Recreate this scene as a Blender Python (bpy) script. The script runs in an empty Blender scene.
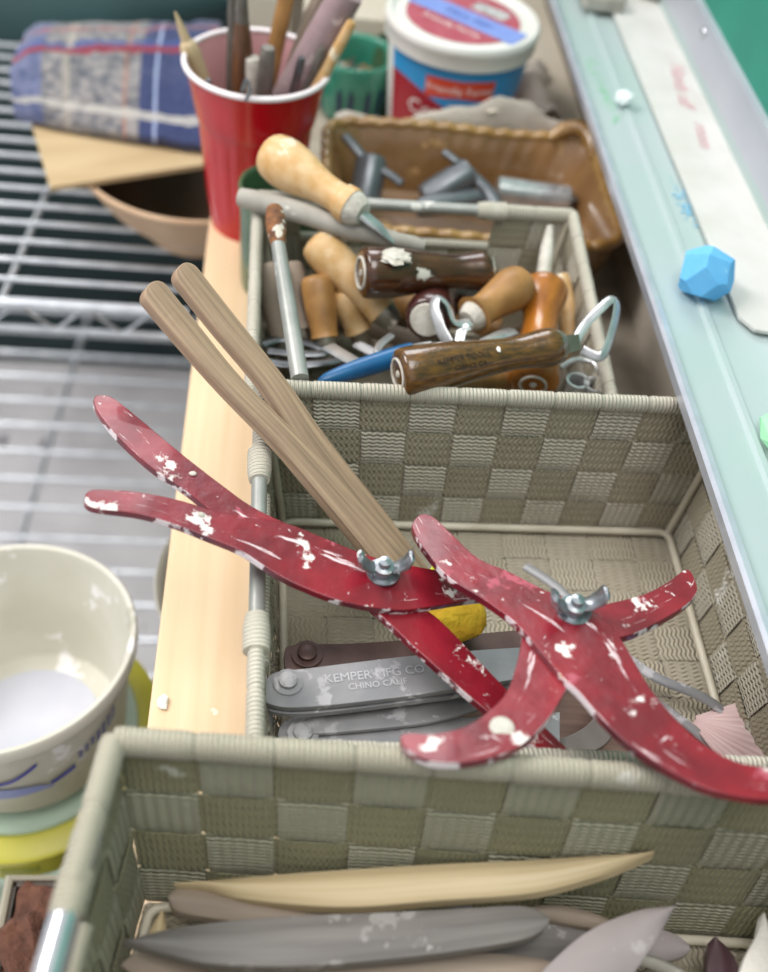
import bpy, bmesh, math, random
from mathutils import Vector as V, Matrix, noise
C = bpy.context.scene.collection
S = bpy.context.scene
PI = math.pi
random.seed(4)

# ------------------------------------------------------------------ camera
F = 1050.0                       # focal length in pixels of a 768 x 972 frame
CAM = V((0, 0, .44))
_d = V((-62, 1177, -1050)).normalized()                    # world Y seen from the camera
_x = V((1, -.045, -(62 + 1177*.045)/1050)).normalized()    # world X
_u = _x.cross(_d)                                          # world Z
M3 = Matrix((_x, _d, _u))                                  # camera -> world
cd = bpy.data.cameras.new('camera')
cam = bpy.data.objects.new('camera', cd); C.objects.link(cam)
cam.matrix_world = Matrix.Translation(CAM) @ M3.to_4x4()
cd.sensor_fit = 'HORIZONTAL'; cd.sensor_width = 36; cd.lens = F/768*36
cd.clip_start = .01
cd.dof.use_dof = True; cd.dof.focus_distance = .475; cd.dof.aperture_fstop = 6.0
S.camera = cam

# ------------------------------------------------------------------ light
w = bpy.data.worlds.new('daylight'); S.world = w; w.use_nodes = True
w.node_tree.nodes['Background'].inputs[0].default_value = (.95, .96, 1, 1)
w.node_tree.nodes['Background'].inputs[1].default_value = .62
def area(name, loc, target, size, power, col=(1, 1, 1)):
    l = bpy.data.lights.new(name, 'AREA'); l.size = size; l.energy = power; l.color = col
    o = bpy.data.objects.new(name, l); C.objects.link(o); o.location = loc
    o.rotation_euler = (V(target)-V(loc)).to_track_quat('-Z', 'Y').to_euler()
area('window_light', (-1.5, .9, 1.9), (.05, .4, 0), 1.0, 40, (1, .97, .94))
area('front_fill_light', (.1, -.2, 2.3), (.05, .4, 0), 1.2, 26, (1, .97, .94))  # added fill lamp, brightens the basket walls facing the camera
area('far_window_light', (.0, 2.6, 1.9), (.05, .5, 0), 1.2, 26, (.97, .98, 1))
S.view_settings.view_transform = 'Standard'; S.view_settings.look = 'None'
S.view_settings.exposure = .3; S.view_settings.gamma = 1; S.view_settings.use_curve_mapping = False

def P(px, py, z=0., gx=0., gy=0.):
    """point of the plane z + gx*x + gy*y that lies on the sight line of a place in the photo"""
    r = M3 @ V((px-384, 486-py, -F))
    t = (z + gx*CAM.x + gy*CAM.y - CAM.z)/(r.z - gx*r.x - gy*r.y)
    return CAM + r*t

# ------------------------------------------------------------------ materials
def lin(c):
    if isinstance(c, str):
        c = [int(c[i:i+2], 16)/255 for i in (0, 2, 4)]
        c = [x/12.92 if x <= .04045 else ((x+.055)/1.055)**2.4 for x in c]
    return (c[0], c[1], c[2], 1)
def nd(nt, t, **kw):
    n = nt.nodes.new(t)
    for k, v in kw.items():
        if k[0] == 'i' and k[1:].isdigit(): n.inputs[int(k[1:])].default_value = v
        else: setattr(n, k, v)
    return n
def ramp(nt, fac, a, b):
    r = nd(nt, 'ShaderNodeValToRGB'); nt.links.new(fac, r.inputs[0])
    r.color_ramp.elements[0].position = a; r.color_ramp.elements[1].position = b
    return r.outputs[0]
def mat(name, col, rough=.5, metal=0., col2=None, scale=60., stretch=None, splats=(), bump=None, coat=0., sss=0., trans=0., rlo=None):
    """col/col2 mixed by noise; stretch=(u,v): grain along the uv; splats: (colour, scale, threshold, roughness)"""
    m = bpy.data.materials.new(name); m.use_nodes = True; nt = m.node_tree; L = nt.links.new
    b = nt.nodes['Principled BSDF']
    tc = nd(nt, 'ShaderNodeTexCoord')
    b.inputs['Metallic'].default_value = metal; b.inputs['Roughness'].default_value = rough
    b.inputs['Coat Weight'].default_value = coat
    if trans: b.inputs['Transmission Weight'].default_value = trans
    if sss:
        b.inputs['Subsurface Weight'].default_value = sss; b.inputs['Subsurface Radius'].default_value = (.01, .01, .01)
        b.inputs['Subsurface Scale'].default_value = .5
    base = nd(nt, 'ShaderNodeMix', data_type='RGBA')
    base.inputs[6].default_value = lin(col); base.inputs[7].default_value = lin(col2 or col)
    n = nd(nt, 'ShaderNodeTexNoise'); n.inputs['Detail'].default_value = 5
    if stretch:
        mp = nd(nt, 'ShaderNodeMapping'); mp.inputs['Scale'].default_value = (stretch[0], stretch[1], 1)
        L(tc.outputs['UV'], mp.inputs[0]); L(mp.outputs[0], n.inputs['Vector']); n.inputs['Scale'].default_value = 1
    else:
        L(tc.outputs['Object'], n.inputs['Vector']); n.inputs['Scale'].default_value = scale
    L(ramp(nt, n.outputs[0], .35, .65), base.inputs[0])
    out = base.outputs[2]; rsock = None
    for k, (sc, ss, th) in enumerate(splats):
        q = nd(nt, 'ShaderNodeTexNoise', noise_dimensions='4D'); q.inputs['Scale'].default_value = 1 if isinstance(ss, tuple) else ss; q.inputs['Detail'].default_value = 6
        q.inputs['Roughness'].default_value = .62; q.inputs['W'].default_value = 3.1*k + len(name)*.7
        if isinstance(ss, tuple):
            mp = nd(nt, 'ShaderNodeMapping'); mp.inputs['Scale'].default_value = (ss[0], ss[1], 1); mp.inputs['Rotation'].default_value = (0, 0, ss[2] if len(ss) > 2 else 0)
            L(tc.outputs['UV'], mp.inputs[0]); L(mp.outputs[0], q.inputs['Vector'])
        else: L(tc.outputs['Object'], q.inputs['Vector'])
        f = ramp(nt, q.outputs[0], th, th+.03)
        mx = nd(nt, 'ShaderNodeMix', data_type='RGBA'); L(f, mx.inputs[0]); L(out, mx.inputs[6]); mx.inputs[7].default_value = lin(sc)
        out = mx.outputs[2]
        if metal or rough < .5:
            mr = nd(nt, 'ShaderNodeMix', data_type='FLOAT'); L(f, mr.inputs[0])
            if rsock: L(rsock, mr.inputs[2])
            else: mr.inputs[2].default_value = rough
            mr.inputs[3].default_value = .75; rsock = mr.outputs[0]
            if metal:
                mm = nd(nt, 'ShaderNodeMath', operation='MULTIPLY_ADD', i1=-metal, i2=metal); L(f, mm.inputs[0]); L(mm.outputs[0], b.inputs['Metallic'])
    if rsock: L(rsock, b.inputs['Roughness'])
    L(out, b.inputs['Base Color'])
    if bump:
        q = nd(nt, 'ShaderNodeTexNoise'); q.inputs['Scale'].default_value = bump[0]; q.inputs['Detail'].default_value = 4
        L(tc.outputs['Object'], q.inputs['Vector'])
        bp = nd(nt, 'ShaderNodeBump'); bp.inputs['Strength'].default_value = 1; bp.inputs['Distance'].default_value = bump[1]
        L(q.outputs[0], bp.inputs['Height']); L(bp.outputs[0], b.inputs['Normal'])
    return m
def webbing(name, col, col2, pitch=.0017, cols=6., amp=.6, dist=.0006, width=.0235, dirt=.68, colh=1.1):
    """nylon webbing: uv.x runs along the strip, uv.y across, in metres"""
    m = bpy.data.materials.new(name); m.use_nodes = True; nt = m.node_tree; L = nt.links.new
    b = nt.nodes['Principled BSDF']; b.inputs['Roughness'].default_value = .55
    b.inputs['Sheen Weight'].default_value = .1
    tc = nd(nt, 'ShaderNodeTexCoord'); sp = nd(nt, 'ShaderNodeSeparateXYZ'); L(tc.outputs['UV'], sp.inputs[0])
    a = nd(nt, 'ShaderNodeMath', operation='MULTIPLY', i1=1/pitch); L(sp.outputs[0], a.inputs[0])
    t = nd(nt, 'ShaderNodeMath', operation='MULTIPLY', i1=cols/width); L(sp.outputs[1], t.inputs[0])
    pp = nd(nt, 'ShaderNodeMath', operation='PINGPONG', i1=.5); L(t.outputs[0], pp.inputs[0])
    s = nd(nt, 'ShaderNodeMath', operation='MULTIPLY_ADD', i1=amp*2); L(pp.outputs[0], s.inputs[0]); L(a.outputs[0], s.inputs[2])
    k = nd(nt, 'ShaderNodeMath', operation='MULTIPLY', i1=2*PI); L(s.outputs[0], k.inputs[0])
    sn = nd(nt, 'ShaderNodeMath', operation='SINE'); L(k.outputs[0], sn.inputs[0])
    h = nd(nt, 'ShaderNodeMath', operation='MULTIPLY_ADD', i1=colh); L(pp.outputs[0], h.inputs[0]); L(sn.outputs[0], h.inputs[2])
    bp = nd(nt, 'ShaderNodeBump'); bp.inputs['Strength'].default_value = 1; bp.inputs['Distance'].default_value = dist
    L(h.outputs[0], bp.inputs['Height']); L(bp.outputs[0], b.inputs['Normal'])
    n = nd(nt, 'ShaderNodeTexNoise'); n.inputs['Scale'].default_value = 25; L(tc.outputs['Object'], n.inputs['Vector']); n.inputs['Detail'].default_value = 5
    mx = nd(nt, 'ShaderNodeMix', data_type='RGBA'); L(ramp(nt, n.outputs[0], .35, .7), mx.inputs[0])
    mx.inputs[6].default_value = lin(col); mx.inputs[7].default_value = lin(col2)
    n2 = nd(nt, 'ShaderNodeTexNoise'); n2.inputs['Scale'].default_value = 30; n2.inputs['Detail'].default_value = 8; L(tc.outputs['Object'], n2.inputs['Vector'])
    m2 = nd(nt, 'ShaderNodeMix', data_type='RGBA'); L(ramp(nt, n2.outputs[0], dirt, dirt+.06), m2.inputs[0])
    L(mx.outputs[2], m2.inputs[6]); m2.inputs[7].default_value = lin('e4e2da')
    L(m2.outputs[2], b.inputs['Base Color'])
    return m
WEB_A = webbing('webbing_lit', 'c0b9a7', 'b5ae9a', .0024, 6, .35, .0006, colh=4.5)  # vertical strips: lit tone of the one nylon, put into the colour
WEB_B = webbing('webbing_shaded', 'a69d88', '99907a', .0027, 5, .45, .00045)  # horizontal strips: same nylon with its shaded tone painted in
WEB_SHADE_A = webbing('webbing_olive_shade_lit', 'a19f88', '97957d', .0022, 6, .2, .00055, .027, colh=5)  # front basket: its weaker light painted in as a darker olive tint
WEB_SHADE_B = webbing('webbing_olive_shade_dim', '8a8768', '7f7c60', .0024, 5, .3, .00035, .027)  # horizontal strips of the front basket, shade painted in deeper
WEB_F = webbing('webbing_floor', 'bdb39f', 'ada38c', .0024, 4, .5, .0006)
WEB_RIM = webbing('webbing_rim', 'd4cebe', 'c5bfae', .0019, 1, .35, .0005)
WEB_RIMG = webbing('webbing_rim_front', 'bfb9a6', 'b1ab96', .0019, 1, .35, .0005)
M = {
 'wire': mat('painted_wire', 'cfc8b6', .4, col2='bdb5a2'),
 'wire_grey': mat('painted_rod', '8f918c', .4, .3, col2='a3a49f', splats=(('d7d6cf', 60, .62),)),
 'chrome': mat('chrome', 'dcdde0', .15, .85, col2='c5c8cc'),
 'steel_warm': mat('dull_warm_steel', '8d837e', .5, .2, col2='766c67', scale=40),
 'pine': mat('pine_board', 'e0c5a2', .55, col2='d9bc96', stretch=(160, 5), splats=(('e6d9c4', 40, .68),)),
 'table': mat('table_top', 'a59c8e', .6, col2='998f80'),
 'wall_tan': mat('wall_tan', 'c3b9ab', .6, col2='b8ad9e', scale=8),
 'teal_wall': mat('teal_wall', '1d3b3d', .6, col2='244648', scale=7),
 'floor': mat('floor_grey', 'd6d4d6', .6, col2='c2c0c3', scale=9, splats=(('77757a', 22, .64),)),
 'shelf_chrome': mat('shelf_chrome', 'dde1e6', .3, .6, col2='c5cad0'),
 'red_paint': mat('red_paint', '8a1526', .34, col2='690e1d', scale=50, splats=(('a9505f', 40, .6), ('d9c3c6', (30, 260, .25), .615), ('e6dcd8', 60, .6), ('dccbcd', (260, 50, .5), .67), ('e0d2d2', 120, .66), ('c9a7ac', 110, .66)), bump=(120, .0004), coat=.3),
 'red_edge': mat('red_paint_edge', '7a0e22', .3, col2='4c0a20', scale=50, splats=(('ded3d6', 60, .52), ('7c5a86', 45, .6), ('c9a37c', 50, .68)), coat=.2),
 'zinc': mat('zinc', 'aeb3b8', .32, .9, col2='8b9095', scale=90, splats=(('e5e5e0', 140, .62),)),
 'alu': mat('dusty_aluminium', 'a5a3a5', .5, .3, col2='8f9093', scale=40, splats=(('bfbdc0', 50, .55), ('d8d8d8', 110, .64))),
 'alu_brown': mat('rusty_brown_steel', '4a3532', .45, .35, col2='6a524c', scale=40, splats=(('8f7c74', 60, .63),)),
 'steel_dark': mat('dark_steel', '55585b', .3, .85, col2='7c7f82', scale=60),
 'steel': mat('bright_steel', 'd0d1d2', .25, .65, col2='a9abac', scale=80, splats=(('d9d7d0', 120, .66),)),
 'stick': mat('weathered_stick', 'b0957a', .6, col2='866f5b', stretch=(12, 330), splats=(('cfc5b9', 34, .68), ('7a6554', 40, .7)), bump=(300, .0002)),
 'stick_end': mat('dusty_stick_end', 'b7a893', .7, col2='c6bbaa'),
 'pale_wood': mat('pale_wood', 'd2b285', .45, col2='c2985f', scale=110, splats=(('d6c8ae', 60, .58), ('b4803f', 90, .66))),
 'tan_wood': mat('tan_wood', 'a87c48', .45, col2='8a6337', scale=70, splats=(('cdbda0', 80, .68),)),
 'honey_wood': mat('honey_wood', 'a96a24', .25, col2='8c5218', stretch=(60, 200), splats=(('c9b79c', 70, .69),), coat=.5),
 'brown_wood': mat('brown_wood', '6d4a1e', .22, col2='47301a', stretch=(150, 500), splats=(('a9987c', 90, .72),), coat=.6, bump=(500, .0002)),
 'dark_wood': mat('dark_varnished_wood', '4f2d14', .22, col2='341a0c', stretch=(60, 220), splats=(('d5cfc6', 42, .66),), coat=.6),
 'maroon_wood': mat('maroon_wood', '4a2622', .25, col2='38191a', scale=60, splats=(('b9a9a2', 70, .68),), coat=.5),
 'clay_crust': mat('dried_clay', 'c9c5bb', .85, col2='a9a498', scale=120, bump=(300, .0008)),
 'ferrule': mat('ferrule', '9c9688', .35, .7, col2='7c766a', splats=(('c9c3b4', 90, .6),)),
 'grey_stick': mat('clay_stick', 'a9a59c', .75, col2='969188', scale=60, splats=(('c9c6bf', 60, .63),)),
 'blue_paint': mat('blue_paint', '1f5f90', .3, col2='174c79', splats=(('a9c0cc', 90, .68),)),
 'rust': mat('rust_crust', '8a5a34', .8, col2='4b3020', scale=140, splats=(('c9c2b4', 110, .56),), bump=(300, .0012)),
 'red_plastic': mat('red_plastic', 'c30f1c', .22, col2='b30c18', scale=30, splats=(('e0a0a0', 110, .74),), coat=.3),
 'cup_inner': mat('cup_inner', 'd9a9ac', .35, col2='c79296', scale=20),
 'cup_rim': mat('cup_rim', 'ece3e6', .3),
 'teal_glaze': mat('teal_glaze', '3f8d76', .2, col2='2f7862', scale=30, splats=(('6fae98', 60, .62),), coat=.5),
 'navy_glaze': mat('navy_glaze', '1c2c50', .3),
 'green_glaze': mat('green_glaze', '4d6a4a', .25, col2='3d583e', scale=40, coat=.4, splats=(('8aa088', 60, .66),)),
 'brown_glaze': mat('brown_glaze', '937049', .25, col2='775634', scale=22, splats=(('b08a58', 25, .62),), coat=.6),
 'brown_glaze_rim': mat('brown_glaze_rim', 'a5834e', .25, col2='8a6535', scale=40, coat=.4),
 'bisque': mat('bisque_clay', 'd3b698', .7, col2='bf9f80', scale=20, splats=(('8e6d4f', 18, .66),)),
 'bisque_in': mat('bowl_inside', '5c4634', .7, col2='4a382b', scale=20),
 'plywood': mat('plywood', 'c4ad88', .6, col2='b59c76', stretch=(8, 40)),
 'white_plastic': mat('white_plastic', 'e2e1dc', .35, col2='d8d6cf', scale=12),
 'tub_blue': mat('tub_blue', '2f93cf', .35), 'tub_red': mat('tub_red', '9c1c2c', .35), 'tub_pink': mat('lid_print', 'b5606c', .4, col2='a84e5c'),
 'tub_orange': mat('tub_orange', 'd9482b', .4), 'tub_white': mat('tub_lettering', 'efe6e2', .5), 'tape': mat('blue_tape', '8499d6', .5, col2='7a90d0'),
 'tape_ink': mat('tape_ink', '5a6fb8', .6), 'barcode': mat('lid_grey', 'c9c9c9', .5, col2='9c9c9c', scale=200),
 'grey_sheet': mat('grey_sheet', 'b9b1a6', .7, col2='aaa298', scale=20, bump=(60, .002)),
 'cream': mat('cream_card', 'd3cabb', .65, col2='c8beae', scale=10),
 'tray_alu': mat('chalk_tray_metal', 'b6c2c3', .5, .25, col2='aec1be', scale=9),
 'tray_lip': mat('tray_lip_metal', 'd5d9e2', .3, .5, col2='c5cad5'),
 'tray_back': mat('tray_back_metal', 'c2c5cd', .45, .3, col2='b5b9c3', scale=10),
 'chalkboard': mat('chalkboard', '2f8f79', .6, col2='2a8470', scale=14, splats=(('58a592', 30, .7),)),
 'ruler': mat('ruler_white', 'd0cfcb', .5, col2='c6c5bf', scale=30, splats=(('8fc9de', 26, .73),)),
 'ruler_ink': mat('red_pencil', 'd3a5aa', .7),
 'chalk_blue': mat('chalk_blue', '6cb8ea', .9, col2='5eade6', scale=60, splats=(('8cc8ee', 90, .66),), bump=(600, .0003)),
 'chalk_white': mat('chalk_white', 'e6eeee', .9), 'chalk_green': mat('chalk_green', '9fdcae', .9), 'dust_blue': mat('blue_chalk_dust', '7fc3e3', .9), 'dust_green': mat('green_chalk_dust', '8fd0a4', .9),
 'stone': mat('eraser_stone', 'b5b0a6', .8, col2='98938a', scale=60, bump=(150, .001)),
 'driftwood': mat('driftwood', '9c8c7b', .7, col2='877766', stretch=(20, 200)),
 'sponge': mat('yellow_sponge', 'd0b024', .85, col2='c7921c', scale=60, bump=(260, .0012)), 'lime': mat('lime_plastic', 'cfd42a', .4),
 'shell': mat('pink_shell', 'd3b9b6', .5, col2='c2a19f', stretch=(20, 400)),
 'bamboo': mat('bamboo', 'c9b693', .5, col2='b59f78', stretch=(6, 300), splats=(('d9cfb9', 25, .66),)),
 'grey_tool': mat('grey_stained_wood', '78736f', .6, col2='625d5a', stretch=(15, 200), splats=(('8f8a87', 60, .56), ('aaa5a2', 90, .66))),
 'grey_leaf': mat('grey_slate_rib', '9a9190', .6, col2='857b7b', scale=25, splats=(('aea6a6', 40, .62),)),
 'dusty_wood': mat('dusty_wood', '98897a', .7, col2='85776a', stretch=(12, 200)),
 'black_rubber': mat('black_tool', '2b2625', .4, col2='3b3231', splats=(('8f8680', 60, .68),)),
 'maroon_tool': mat('maroon_tool', '4a3338', .35, col2='3a262c'),
 'brown_slat': mat('brown_slat', '6a5348', .6, col2='8b6f62', stretch=(10, 260)),
 'bucket': mat('bucket_plastic', 'cfcdc2', .45, col2='bfbcac', scale=14, splats=(('b5b3a4', 16, .63), ('e6e4e2', 30, .6)), sss=.15),
 'bucket_in': mat('bucket_residue', 'c3c4cc', .6, col2='b5b7c3', scale=20),
 'bucket_blue': mat('bucket_print', '3a3fa0', .5), 'bucket_blue_pale': mat('bucket_print_pale', '8b95c4', .5),
 'mint': mat('mint_plastic', 'bccfbd', .4, col2='adc4ae', scale=16), 'green_pail': mat('green_pail', '9cb593', .4, col2='8aa680', scale=16),
 'yellow_lid': mat('yellow_plastic', 'c6c044', .4, col2='b9b336', scale=20), 'olive': mat('olive_gap', '8f9420', .5),
 'box_dark': mat('dark_box', '4b443c', .6, col2='3c362f'), 'box_rim': mat('box_rim', '9b9685', .5),
 'brown_sponge': mat('brown_rag', '6b4636', .9, col2='4f3226', scale=80, bump=(120, .004)), 'navy_rag': mat('navy_bag', '30343e', .5, col2='24272f', scale=40, bump=(60, .004)),
 'lettering_dark': mat('stamped_ink', '1e140c', .6), 'lettering_pale': mat('engraving', 'c5c5c9', .5),
 'pipe_grey': mat('grey_enamel', '7c8085', .35, .5, col2='6a6e73', splats=(('a9adb2', 60, .62),)),
 'white_clay': mat('white_clay', 'e0ddd4', .85, bump=(200, .001)),
 'mauve_tool': mat('mauve_wood', 'a08a8c', .6, col2='8e777a', scale=50, splats=(('b9aaa9', 60, .62),)),
 'tool_brown': mat('tool_brown', '6f4a30', .35, col2='4d3322', stretch=(30, 200)),
 'tool_grey': mat('tool_grey', '77726c', .4, .3, col2='5b5650', scale=60, splats=(('b0aaa2', 70, .62),)),
}
def plaid():
    m = bpy.data.materials.new('plaid_wool'); m.use_nodes = True; nt = m.node_tree; L = nt.links.new
    b = nt.nodes['Principled BSDF']; b.inputs['Roughness'].default_value = .95; b.inputs['Sheen Weight'].default_value = .3
    tc = nd(nt, 'ShaderNodeTexCoord'); sp = nd(nt, 'ShaderNodeSeparateXYZ'); L(tc.outputs['UV'], sp.inputs[0])
    n = nd(nt, 'ShaderNodeTexNoise'); n.inputs['Scale'].default_value = 130; n.inputs['Detail'].default_value = 6; L(tc.outputs['Object'], n.inputs['Vector'])
    mx = nd(nt, 'ShaderNodeMix', data_type='RGBA'); L(ramp(nt, n.outputs[0], .35, .62), mx.inputs[0])
    mx.inputs[6].default_value = lin('565a64'); mx.inputs[7].default_value = lin('918c8b'); out = mx.outputs[2]
    def band(sock, c, hw, col, st=1.):
        nonlocal out
        a = nd(nt, 'ShaderNodeMath', operation='SUBTRACT', i1=c); L(sp.outputs[sock], a.inputs[0])
        ab = nd(nt, 'ShaderNodeMath', operation='ABSOLUTE'); L(a.outputs[0], ab.inputs[0])
        lt = nd(nt, 'ShaderNodeMath', operation='LESS_THAN', i1=hw); L(ab.outputs[0], lt.inputs[0])
        nn = nd(nt, 'ShaderNodeMath', operation='MULTIPLY_ADD', i1=.35, i2=st-.17); L(n.outputs[0], nn.inputs[0])
        f = nd(nt, 'ShaderNodeMath', operation='MULTIPLY', use_clamp=True); L(lt.outputs[0], f.inputs[0]); L(nn.outputs[0], f.inputs[1])
        q = nd(nt, 'ShaderNodeMix', data_type='RGBA'); L(f.outputs[0], q.inputs[0]); L(out, q.inputs[6]); q.inputs[7].default_value = lin(col); out = q.outputs[2]
    band(0, .85, .22, '1e2f60', .9); band(0, .05, .1, '42548a', .6); band(1, .42, .045, '2f4a8c', .7)
    band(0, .27, .018, 'a39c92', .7); band(0, .71, .008, 'a3b0d0', .8); band(0, .56, .01, 'a0705c', .6)
    band(1, .45, .028, '862a38', .9); band(1, .90, .022, 'b8b4ae', .8); band(1, .24, .02, 'a05550', .6)
    L(out, b.inputs['Base Color'])
    bp = nd(nt, 'ShaderNodeBump'); bp.inputs['Distance'].default_value = .003; L(n.outputs[0], bp.inputs['Height']); L(bp.outputs[0], b.inputs['Normal'])
    return m
M['plaid'] = plaid()

# ------------------------------------------------------------------ mesh tools
class MB:
    def __init__(s): s.v = []; s.f = []; s.m = []; s.uv = []
    def add(s, vs, fs, mi=0, uvs=None):
        o = len(s.v); s.v += [V(x) for x in vs]
        for i, f in enumerate(fs):
            s.f.append([o+k for k in f]); s.m.append(mi)
            s.uv.append(uvs[i] if uvs else [(0, 0)]*len(f))
    def grid(s, g, mi=0, closed_v=False, closed_u=False, uv=None, us=None, flip=False):
        """g: list of rows of points"""
        nr, nc = len(g), len(g[0]); vs = [p for r in g for p in r]; fs = []; uvs = []
        if us is None:
            us = [0.]
            for i in range(1, nr+1): us.append(us[-1] + (V(g[i % nr][0])-V(g[i-1][0])).length)
        vv = [0.]
        mid = g[nr//2]
        for j in range(1, nc+1): vv.append(vv[-1] + (V(mid[j % nc])-V(mid[j-1])).length)
        for i in range(nr if closed_u else nr-1):
            for j in range(nc if closed_v else nc-1):
                i2, j2 = (i+1) % nr, (j+1) % nc
                f = [i*nc+j, i*nc+j2, i2*nc+j2, i2*nc+j]
                q = [(us[i], vv[j]), (us[i], vv[j+1]), (us[i+1], vv[j+1]), (us[i+1], vv[j])]
                if flip: f.reverse(); q.reverse()
                fs.append(f); uvs.append(q)
        s.add(vs, fs, mi, uvs)
    def tube(s, path, rad, n=14, mi=0, caps=True, flat=None, closed=False, up=None):
        """swept round section; flat=(a,b) squashes it, up = direction of b"""
        path = [V(p) for p in path]; N = len(path)
        if not isinstance(rad, (list, tuple)): rad = [rad]*N
        rows = []; ref = V(up) if up else V((0, 0, 1))
        for i, p in enumerate(path):
            a = path[(i-1) % N] if closed else path[max(i-1, 0)]; b = path[(i+1) % N] if closed else path[min(i+1, N-1)]
            t = (b-a).normalized()
            if t.length == 0: t = V((0, 0, 1))
            if abs(t.dot(ref)) > .97 and not up: ref = V((1, 0, 0)) if abs(t.x) < .8 else V((0, 1, 0))
            x = t.cross(ref).normalized(); y = x.cross(t).normalized()
            if not up: ref = y
            fa, fb = flat or (1, 1)
            rows.append([p + rad[i]*(fa*math.cos(2*PI*k/n)*x + fb*math.sin(2*PI*k/n)*y) for k in range(n)])
        s.grid(rows, mi, closed_v=True, closed_u=closed)
        if caps and not closed:
            for r, fl in ((rows[0], False), (rows[-1], True)):
                f = list(range(n));
                if fl: f.reverse()
                s.add(r, [f], mi)
    def spin(s, axis, prof, n=32, mi=0, base=(0, 0, 0), f=None, close=False):
        """prof: (r, z) list; f(angle, r, z)->(r, z) modulates"""
        rows = []
        for r, z in prof:
            row = []
            for k in range(n):
                a = 2*PI*k/n; rr, zz = f(a, r, z) if f else (r, z)
                row.append(V(base)+V((rr*math.cos(a), rr*math.sin(a), zz)))
            rows.append(row)
        s.grid(rows, mi, closed_v=True, closed_u=close)
    def disc(s, c, r, n=32, mi=0, up=True):
        c = V(c); vs = [c+V((r*math.cos(2*PI*k/n), r*math.sin(2*PI*k/n), 0)) for k in range(n)]
        s.add(vs, [list(range(n)) if up else list(range(n))[::-1]], mi)
    def box(s, a, b, mi=0):
        x0, y0, z0 = a; x1, y1, z1 = b
        vs = [(x, y, z) for x in (x0, x1) for y in (y0, y1) for z in (z0, z1)]
        s.add(vs, [(0, 1, 3, 2), (4, 6, 7, 5), (0, 4, 5, 1), (2, 3, 7, 6), (0, 2, 6, 4), (1, 5, 7, 3)], mi,
              [[(y0, z0), (y0, z1), (y1, z1), (y1, z0)], [(y0, z0), (y1, z0), (y1, z1), (y0, z1)], [(x0, z0), (x1, z0), (x1, z1), (x0, z1)],
               [(x0, z0), (x0, z1), (x1, z1), (x1, z0)], [(x0, y0), (x0, y1), (x1, y1), (x1, y0)], [(x0, y0), (x1, y0), (x1, y1), (x0, y1)]])
    def sheet(s, g, th, n=None, mi=0, us=None, edge=None):
        """grid of points given a thickness along n (or downwards)"""
        n = V(n) if n else V((0, 0, -1)); h = n*th
        s.grid(g, mi, us=us); g2 = [[p+h for p in r] for r in g]; s.grid(g2, mi, us=us, flip=True)
        e = mi if edge is None else edge
        R, K = len(g), len(g[0])
        ring = [g[0][j] for j in range(K)] + [g[i][K-1] for i in range(1, R)] + [g[R-1][j] for j in range(K-2, -1, -1)] + [g[i][0] for i in range(R-2, 0, -1)]
        s.grid([[p, p+h] for p in ring], e, closed_u=True)
def root(name, label, cat, loc, group=None, kind=None):
    o = bpy.data.objects.new(name, None); C.objects.link(o); o.location = loc; o.empty_display_size = .01
    tag(o, label, cat, group, kind); return o
def tag(o, label=None, cat=None, group=None, kind=None):
    if label: o['label'] = label
    if cat: o['category'] = cat
    if group: o['group'] = group
    if kind: o['kind'] = kind
    return o
def wloc(o):
    l = V((0, 0, 0))
    while o: l += o.location; o = o.parent
    return l
def obj(name, mb, mats, parent=None, label=None, smooth=True, bevel=0, sub=0, origin=None, ang=40):
    me = bpy.data.meshes.new(name)
    base = wloc(parent) if parent else V((0, 0, 0))
    off = V(origin) - base if origin else V((0, 0, 0))
    base = base + off
    me.from_pydata([tuple(v-base) for v in mb.v], [], mb.f)
    if not isinstance(mats, (list, tuple)): mats = [mats]
    for m in mats: me.materials.append(M[m] if isinstance(m, str) else m)
    uvl = me.uv_layers.new(name='uv')
    for p in me.polygons:
        p.material_index = mb.m[p.index]
        for li, uv in zip(p.loop_indices, mb.uv[p.index]): uvl.data[li].uv = uv
    bm = bmesh.new(); bm.from_mesh(me)
    bmesh.ops.remove_doubles(bm, verts=bm.verts, dist=1e-6)
    bmesh.ops.recalc_face_normals(bm, faces=bm.faces)
    for f in bm.faces: f.smooth = smooth
    if smooth:
        for e in bm.edges:
            if len(e.link_faces) == 2 and e.calc_face_angle(0) > math.radians(ang): e.smooth = False
    bm.to_mesh(me); bm.free()
    o = bpy.data.objects.new(name, me); C.objects.link(o)
    if parent: o.parent = parent; o.location = off
    else: o.location = base
    if label: o['label'] = label
    if bevel:
        b = o.modifiers.new('bevel', 'BEVEL'); b.width = bevel; b.segments = 2; b.limit_method = 'ANGLE'; b.angle_limit = math.radians(40)
    if sub:
        b = o.modifiers.new('sub', 'SUBSURF'); b.levels = sub; b.render_levels = sub
    return o
def solo(name, mb, mats, label, cat, group=None, kind=None, origin=None, **k):
    if origin is None:
        c = sum(mb.v, V((0, 0, 0)))/len(mb.v); origin = V((c.x, c.y, min(v.z for v in mb.v)))
    o = obj(name, mb, mats, None, origin=origin, **k); return tag(o, label, cat, group, kind)
def struct(name, mb, mats, parent=None, **k):
    o = obj(name, mb, mats, parent, **k)
    if not parent: o['kind'] = 'structure'
    return o
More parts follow.
